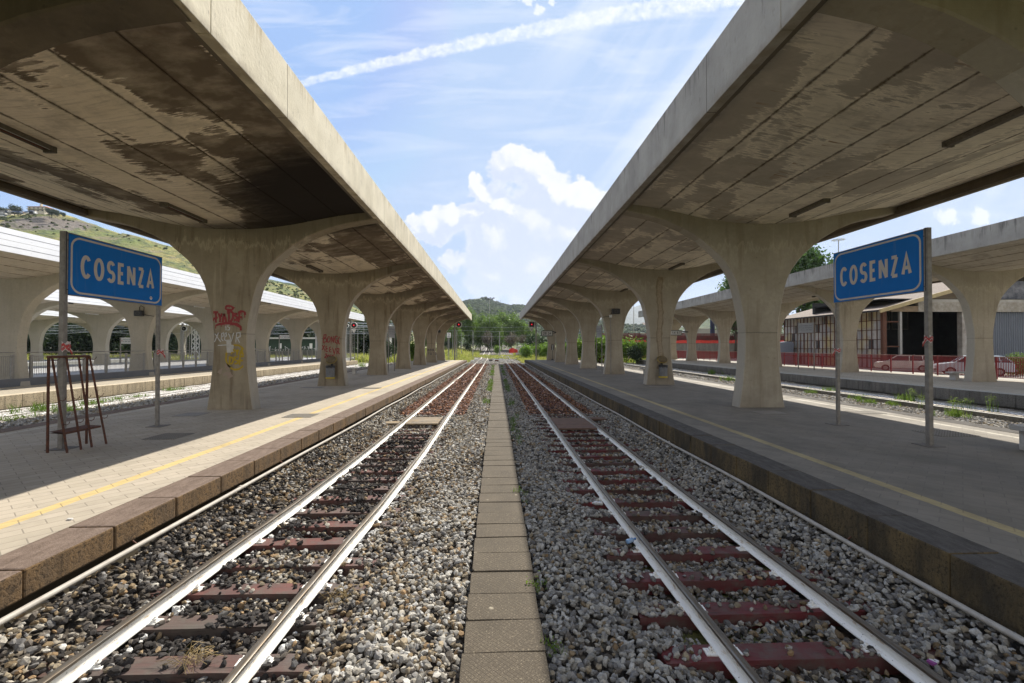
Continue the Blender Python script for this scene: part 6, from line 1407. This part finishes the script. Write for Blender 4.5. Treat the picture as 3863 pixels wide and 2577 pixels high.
for x in (50.6,53.2): 
    wn=obj('window',MB().box(x,x+2.2,59.9,59.99,4.6,6.9),simple('dim_glass',(.05,.055,.05)),t); mb=MB(); 
    for a_ in (x,x+1.1,x+2.2): mb.box(a_-.06,a_+.06,59.8,59.9,4.5,7.0)
    mb.box(x,x+2.2,59.81,59.9,4.45,4.6); mb.box(x,x+2.2,59.81,59.9,6.9,7.02); obj('frame',mb,simple('window_frame_dim',(.14,.13,.11)),wn)
obj('wall_cabinet',MB().box(49,50.2,59.4,59.9,4.6,5.8),simple('cabinet_dim',(.16,.17,.17)),t)
def corrb(g):
    p=g.pos(); x,y,z=g.sep(p); s=g.m('SINE',g.mul(x,24)); c=g.mix(g.noise(p,.9,5,.7),(.10,.115,.14),(.17,.185,.22)); c=g.mix(g.mr(s,.0,1,0,.6),c,(.05,.055,.07)); return {'Base Color':c,'Normal':g.bump(s,1,.05)}
obj('sliding_door',MB().box(54.5,75,48.9,49.05,-.3,6.0),mat('corrugated_blue_grey',corrb,rough=.6,metal=.2),t)
SHED.location.y-=1.2
# ------------------------------------------------ cars
def car(X,Y,z,rz,label,body,scale=1.):
    t=thing('parked_car',label,'car',(X,Y,z),'cars parked beyond the red railing',rz); M_B=simple('car_'+body[0],body[1],tuple(k*.93 for k in body[1]),3,.3); L=4.0
    # x forward, profile (x,z)
    lower=[(-1.95,.30),(1.9,.28),(2.02,.42),(2.0,.66),(1.86,.78),(.92,.93),(-1.9,.95),(-2.0,.70),(-2.0,.42)]
    def sect(prof,hw,m,nm,par,taper=0,z0=None):
        mb=MB(); n=len(prof); 
        for s_ in (-1,1):
            for (a,b) in prof: mb.v.append((a,s_*(hw-taper*(b-(z0 or 0)) if z0 else hw),b))
        mb.f.append(tuple(range(n))); mb.f.append(tuple(range(n,2*n))[::-1])
        for i in range(n): mb.f.append((i,n+i,n+(i+1)%n,(i+1)%n))
        return obj(nm,mb,m,par,local=True,bevel=.035)
    b=sect(lower,.80,M_B,'body',t)
    cab=[(.98,.90),(.42,1.36),(-1.45,1.38),(-1.92,.92)]
    sect([(.98,.92),(.42,1.34),(-1.45,1.36),(-1.90,.92)],.78,simple('car_glass',(.05,.06,.07),rough=.08),'windows',t,.35,.92)
    sect([(.40,1.345),(.36,1.395),(-1.4,1.405),(-1.5,1.355)],.64,M_B,'roof',t)
    for s_ in (-1,1):
        for (x0,z0,x1,z1) in ((1.0,.92,.42,1.37),(-.38,.94,-.40,1.37),(-1.30,.94,-1.22,1.37),(-1.93,.92,-1.48,1.37)):
            mb=MB(); mb.bar((x0,s_*.785,z0),(x1,s_*.635,z1),.07,.05); obj('pillar',mb,M_B,t,local=True)
        for x in (1.22,-1.22):
            mb=MB(); mb.tube([(x,s_*.66,.29),(x,s_*.83,.29)],.29,18); w_=obj('wheel',mb,simple('tyre',(.02,.02,.02),rough=.9),t,local=True,auto=40); mb=MB(); mb.tube([(x,s_*.80,.29),(x,s_*.845,.29)],.17,14); obj('rim',mb,M_GALV,w_,local=True,auto=40)
        mb=MB(); mb.box(1.93,2.03,s_*.62-.15,s_*.62+.15,.55,.70); obj('headlight',mb,simple('lamp_glass',(.6,.6,.6),rough=.1),t,local=True,bevel=.02)
        mb=MB(); mb.box(-2.03,-1.95,s_*.66-.10,s_*.66+.10,.6,.82); obj('tail_light',mb,simple('tail_red',(.35,.02,.02),rough=.2),t,local=True,bevel=.02)
    for x0,x1 in ((1.98,2.10),(-2.10,-1.98)): mb=MB(); mb.box(x0,x1,-.80,.80,.34,.48); obj('bumper',mb,simple('bumper_grey',(.16,.16,.16),rough=.7),t,local=True,bevel=.03)
    t.scale=(scale,)*3; return t
ang=math.atan2(.66,-.75)
c1_=car(40.5,43.4,-.24,ang,'white old hatchback with roof bars parked behind the red railing',('white',(.72,.70,.66)),1.12)
for x in (.1,-.75): mb=MB(); mb.bar((x,-.72,1.47),(x,.72,1.47),.04); obj('roof_bar',mb,M_BLACK,c1_,local=True)
a=gy(2863+1800/2.24,1200+430/2.24,37); car(a[0],37,-.24,ang+.05,'pale blue old car parked right of the white one',('pale_blue',(.50,.58,.66)),1.18)
a=gy(2863+2110/2.24,1200+430/2.24,41); car(a[0]-.6,41.,-.24,ang-.3,'dark car half hidden behind the far right column',('dark',(.10,.11,.13)),1.15)
obj_=MB()
# grey skip by the shed
a=gz(2863+222/2.24,700+1405/2.24,-.0) if False else gy(2863+222/2.24,700+1405/2.24,62); tag(obj('waste_container',MB().prism([(a[0]-1.2,-.3),(a[0]+1.1,-.3),(a[0]+1.3,2.6),(a[0]+1.0,2.9),(a[0]-1.3,2.75)],62,64),simple('container_blue_grey',(.25,.29,.36),(.2,.23,.29)),bevel=.05),'blue grey waste container left of the shed','container')
# conifers by the far right fence
M_LC=leafm('leaf_cypress',(.10,.17,.03),(.20,.27,.06),.2)
CY=tree_proto('young_cypress','x',2.4,[(0,0,.4+.4*i,.42-.07*i,.42-.07*i,.35) for i in range(5)],1500,.07,M_LC,90,trunk_r=.04,cat='shrub',group='young cypresses at the right edge')
for i,(px,py) in enumerate(((3811,1330),(3833,1324),(3856,1328))): a=gy(px,py,36.5); o=CY if i==0 else dup(CY); o.location=(a[0],36.5,-.22); s=(a[2]+.22)/2.4; o.scale=(s,s,s); o['label']=['left','middle','right'][i]+' young cypress of three behind the railing at the right edge'
# ------------------------------------------------ grass and weeds
def tufts(px,py,pz,h,seed,nb_=7,spread=.12,wd=.012,lean=.35,c0=(0,1)):
    r=np.random.default_rng(seed); n=len(px); N=n*nb_; bx=np.repeat(px,nb_)+r.normal(0,spread,N); by=np.repeat(py,nb_)+r.normal(0,spread,N); bz=np.repeat(pz,nb_); hh=np.repeat(h,nb_)*r.uniform(.5,1.15,N)
    a=r.uniform(0,6.28,N); l=hh*lean*r.uniform(.2,1.3,N); w_=wd*r.uniform(.6,1.3,N)*(1+hh*1.5); b=r.uniform(0,3.14,N)
    p0=np.stack([bx-np.cos(b)*w_,by-np.sin(b)*w_,bz],1); p1=np.stack([bx+np.cos(b)*w_,by+np.sin(b)*w_,bz],1)
    m0=np.stack([bx+np.cos(a)*l*.4+np.cos(b)*w_*.7,by+np.sin(a)*l*.4+np.sin(b)*w_*.7,bz+hh*.6],1); m1=m0-np.stack([np.cos(b)*w_*1.4,np.sin(b)*w_*1.4,0*b],1)
    tp=np.stack([bx+np.cos(a)*l,by+np.sin(a)*l,bz+hh],1)
    V=np.stack([p0,p1,m0,m1,tp,tp],1).reshape(-1,3); i=np.arange(N)*6; F=np.concatenate([np.stack([i,i+1,i+2,i+3],1),np.stack([i+3,i+2,i+4,i+5],1)])
    tone=np.repeat(r.uniform(c0[0],c0[1],n),nb_)+r.normal(0,.15,N); return V,F,np.repeat(np.stack([np.clip(tone,0,1)]*3,1),6,0)
zones=[(-22,-5.2,78,104,3400,.75,.05),(4.9,21,78,104,4200,.85,.05),(-5,5.5,106,122,900,.6,.07),(-30,-5,104,150,3600,.9,.09),(5,34,104,150,4200,.9,.09),(-112,-24,84,108,11000,1.0,.08),(20,33,78,91,1800,.8,.05)]
Vl=[];Fl=[];Cl=[];nb=0
for i,(x0,x1,y0,y1,n,h,wd) in enumerate(zones):
    x=rng.uniform(x0,x1,n); y=rng.uniform(y0,y1,n); q=(np.sin(x*.7+y*.3)+np.sin(x*.23-y*.41)+rng.normal(0,.5,n))>-.7; x,y=x[q],y[q]
    V,F,C=tufts(x,y,terr(x,y)-.05,h*rng.uniform(.4,1.1,len(x)),i+40,6,.28,wd); Vl.append(V);Fl.append(F+nb);Cl.append(C);nb+=len(V)
npmesh('grass',np.concatenate(Vl),np.concatenate(Fl),M_GRASS,np.concatenate(Cl),label='tall yellow green grass of the overgrown yard',kind='stuff')
# narrow strips of grass beside the walkway
Vl=[];Fl=[];Cl=[];nb=0
for (xa,xb,y0,y1,n,h,c0) in ((-.62,-.28,22,66,520,.20,(0,.4)),(.62,.85,17,66,700,.17,(0,.25)),(-.36,-.30,4.9,6.3,8,.22,(0,.2)),(.50,.56,4.5,9.0,26,.12,(0,.2)),(.52,.75,11,17,40,.2,(0,.3))):
    y=rng.uniform(y0,y1,n); sh=.0021*np.maximum(0,y-8); x=rng.uniform(xa,xb,n)+sh; q=(np.sin(y*.9)+np.sin(y*.37+2)+rng.normal(0,.4,n))>.0; x,y=x[q],y[q]
    V,F,C=tufts(x,y,np.full(len(x),-.64),h*rng.uniform(.5,1.3,len(x)),int(y0*7),7,.05,.006,.5,c0); Vl.append(V);Fl.append(F+nb);Cl.append(C);nb+=len(V)
M_GG=leafm('grass_green',(.05,.12,.015),(.20,.26,.05),.35)
npmesh('grass',np.concatenate(Vl),np.concatenate(Fl),M_GG,np.concatenate(Cl),label='thin green grass growing along the edges of the walkway slabs',kind='stuff')
def weed(px,py,z,h,w_,label,seed,tall=False,m=None):
    q=gz(px,py,z); r=np.random.default_rng(seed); n=(13 if w_>.2 else 3) if not tall else 6
    x=q[0]+r.normal(0,w_*.4,n); y=q[1]+r.normal(0,w_*.5,n); V,F,C=tufts(x,y,np.full(n,z-.02),np.full(n,h),seed,8 if not tall else 4,.05 if w_>.2 else .02,(.008 if w_>.2 else .004) if not tall else .004,.5 if not tall else .2,(.0,.7))
    if not tall:
        V2,F2,C2=leafcloud(int(300*min(1,w_)+20),[(q[0],q[1],z+h*.3,w_*.45,w_*.5,h*.35)],.03 if w_>.2 else .018,seed); 
    else: V2,F2,C2=leafcloud(150,[(q[0],q[1],z+h*.85,w_*.5,w_*.5,h*.25)],.02,seed); C2=C2*0+1
    o=npmesh('weed',np.concatenate([V,V2]),np.concatenate([F,F2+len(V)]),m or M_GG,np.concatenate([C,C2])); o['label']=label; o['category']='weed'; return o
c2f=lambda x,y:(x/2.24,1200+y/2.24); c6f=lambda x,y:(2863+x/2.24,1200+y/2.24)
for i,(p,h,w_,lb,tall) in enumerate(((c2f(325,800),.62,.9,'bright green leafy weed between the rack and the left side track',0),(c2f(130,868),.40,1.1,'low dark weed left of the rusty rack',0),(c2f(510,800),.5,.7,'weed behind the near left sign post',0),(c2f(610,800),.4,.7,'weed seen through the rusty rack',0),(c2f(830,730),.45,.7,'weed right of the rusty rack',0),(c2f(740,745),.35,.6,'small weed just right of the rack',0),(c2f(1430,625),.4,.6,'small weed right of the far left sign post',0),(c2f(1510,615),.3,.5,'tiny weed near the nearest left column',0),(c2f(1160,680),.3,.5,'dry tuft left of the far left sign post',0),(c2f(1000,700),.3,.5,'dry tuft between rack and far sign post',0),
  ((900+1040/2.24),0,0,'',0) if False else ((900+1040/2.24,900+1085/2.24),.75,1.,'round green bush between second and third left columns',0),
  (c6f(590,625),.5,.9,'bright green bush beside the far right sign post',0),(c6f(450,635),.3,.5,'small weed left of the far right sign post',0),(c6f(860,690),.45,.5,'weed right of the far right sign post',0),(c6f(920,720),.4,.5,'green weed on the ditch gravel',0),(c6f(1130,735),.3,.5,'low green weed left of the near right sign post',0),(c6f(1215,705),.65,.5,'bushy weed before the pale rails',0),(c6f(1300,720),1.0,.4,'tall pale flowering weed left of the near right post',1),(c6f(1400,770),.9,.4,'tall weed touching the near right post',1),(c6f(1645,830),1.05,.4,'tall flowering weed right of the near right post',1),(c6f(1645,835),.5,.4,'leafy foot of the tall weed right of the post',0),(c6f(1770,775),.75,.5,'thin weed before the far right bench',1),(c6f(1960,800),1.0,.4,'tall thin weed near the right edge',1),
  ((1900+1750/2.24,900+1150/2.24),.7,.8,'weed between the second and nearest right columns',0),((1900+1905/2.24,900+1205/2.24),.6,.7,'weed just left of the nearest right column',0),
  ((1960,1860),.16,.16,'small grass tuft on the shaded side of the walkway',0),((2085,2445),.10,.12,'small leafy plant beside the nearest walkway slab',0),((2018,2215),.12,.12,'low weed at the walkway edge in the shade',0))):
    z=-.66 if 30<p[1]-1300 and i<25 else -.6
    if i>=25: z=-.64
    weed(p[0],p[1],z,h*(.7 if p[0]>2800 else .85),w_,lb,200+i,bool(tall),M_GG)
# straw tufts on the left track
for i,(px,py,lb) in enumerate(((1045,1890,'dry straw tuft beside the left rail'),(720,2490,'dry straw tuft on the nearest left sleeper'),(1290,2250,'dry straw tuft outside the right rail of the left track'))):
    q=gz(px,py,-.68); mb=MB(); random.seed(i)
    for k in range(60 if i!=2 else 40):
        a=random.uniform(0,6.28); l=random.uniform(.06,.2); x,y=q[0]+random.gauss(0,.09),q[1]+random.gauss(0,.06); mb.tube([(x,y,-.69),(x+math.cos(a)*l*.5,y+math.sin(a)*l*.5,-.67+random.uniform(.01,.06)),(x+math.cos(a)*l,y+math.sin(a)*l,-.68+random.uniform(0,.05))],.0022,3,False)
    tag(obj('straw_tuft',mb,M_DRY),lb,'straw')
# litter
M_BOT=mat('bottle_blue_plastic',color=(.25,.45,.75),rough=.15,**{'Transmission Weight':.4}); 
def bottle(px,py,rz,label,m,capm,L=.20,r=.034):
    q=gz(px,py,-.66); t=thing('plastic_bottle',label,'bottle',(q[0],q[1],-.655),'bottles on the ballast',rz); mb=MB(); prof=[(0,.02),(.01,r),(L*.30,r),(L*.34,r*.88),(L*.40,r),(L*.7,r),(L*.85,r*.55),(L*.9,r*.36),(L,r*.36)]; mb.tube([(a,0,r) for a,b in prof],[b for a,b in prof],12); obj('body',mb,m,t,local=True,smooth=True); mb=MB(); mb.tube([(L,0,r),(L+.018,0,r)],r*.45,10); obj('cap',mb,capm,t,local=True)
bottle(2365,2055,.6,'crushed blue plastic bottle by the left rail of the right track',M_BOT,M_BLUE,.17); bottle(2275,1908,3.0,'clear dusty bottle with red cap on the pale ballast',mat('bottle_clear',color=(.62,.60,.58),rough=.2,**{'Transmission Weight':.3}),M_TAPER,.20)
q=gz(3520,2493,-.68); t=thing('cigarette_packet','crumpled white and purple cigarette packet on the red sleeper end','packet',(q[0],q[1],-.70),None,.5); obj('box',MB().box(-.05,.05,-.03,.03,.0,.022),simple('card_white',(.7,.68,.7)),t,local=True,bevel=.004); obj('label_band',MB().box(-.052,-.012,-.031,.031,-.001,.0235),simple('card_purple',(.30,.08,.28)),t,local=True)
q=gz(3365,2175,-.6); t=thing('drink_can','small white and red crushed can below the right pipe','can',(q[0],q[1],-.58),None,.9); mb=MB(); mb.tube([(0,0,.02),(.11,0,.03)],.022,10); obj('body',mb,M_WHITE,t,local=True); mb=MB(); mb.tube([(.03,0,.022),(.06,0,.026)],.0235,10); obj('band',mb,M_TAPER,t,local=True)
q=gz(264,1962,0); tag(obj('cigarette_end',MB().box(q[0]-.03,q[0]+.03,q[1]-.012,q[1]+.012,.003,.022),M_WHITE),'white scrap of paper on the near left paving','litter')
# crossover rails and side yard tracks far ahead
rail('rail of the distant crossover between the two tracks',lambda y:2.74-(y-92)*.19,-1,92,119,z=-.55,step=3,group='crossover rails'); rail('rail of the distant crossover between the two tracks',lambda y:2.74-(y-92)*.19,1,92,119,z=-.55,step=3,group='crossover rails')
for k,(x0,sl_) in enumerate(((-16,.08),(-22,.12))):
    for s_ in (-1,1): rail('brown rail of a yard track beyond the left platform',lambda y:x0+sl_*(y-78),s_,78,150,z=-.62,step=4,group='yard rails beyond the left platform')
for i,(x,y) in enumerate(((-4.6,88),(-1.0,90),(4.9,90),(-4.2,97),(5.6,97),(.2,87),(4.8,101),(-5.4,105))): tag(obj('point_box',MB().box(x-.35,x+.35,y-.2,y+.2,-.75,-.45+.1*(i%2)),(M_WHITE,M_BLACK,M_RUST)[i%3],bevel=.03),'small point machine box beside the distant switches','switch box','point boxes at the distant switches')

# ------------------------------------------------ haze
def hz(nm,dens):
    m=bpy.data.materials.new(nm); m.use_nodes=True; nt=m.node_tree; nt.nodes.clear(); o=nt.nodes.new('ShaderNodeOutputMaterial'); v=nt.nodes.new('ShaderNodeVolumePrincipled')
    v.inputs['Color'].default_value=(.80,.88,1,1); v.inputs['Density'].default_value=dens; v.inputs['Anisotropy'].default_value=.2; nt.links.new(v.outputs[0],o.inputs['Volume']); return m
obj('haze',MB().box(-3300,5200,-260,6300,-6,560),hz('haze_air',1.1e-4),kind='stuff',label='thin summer haze over the valley')
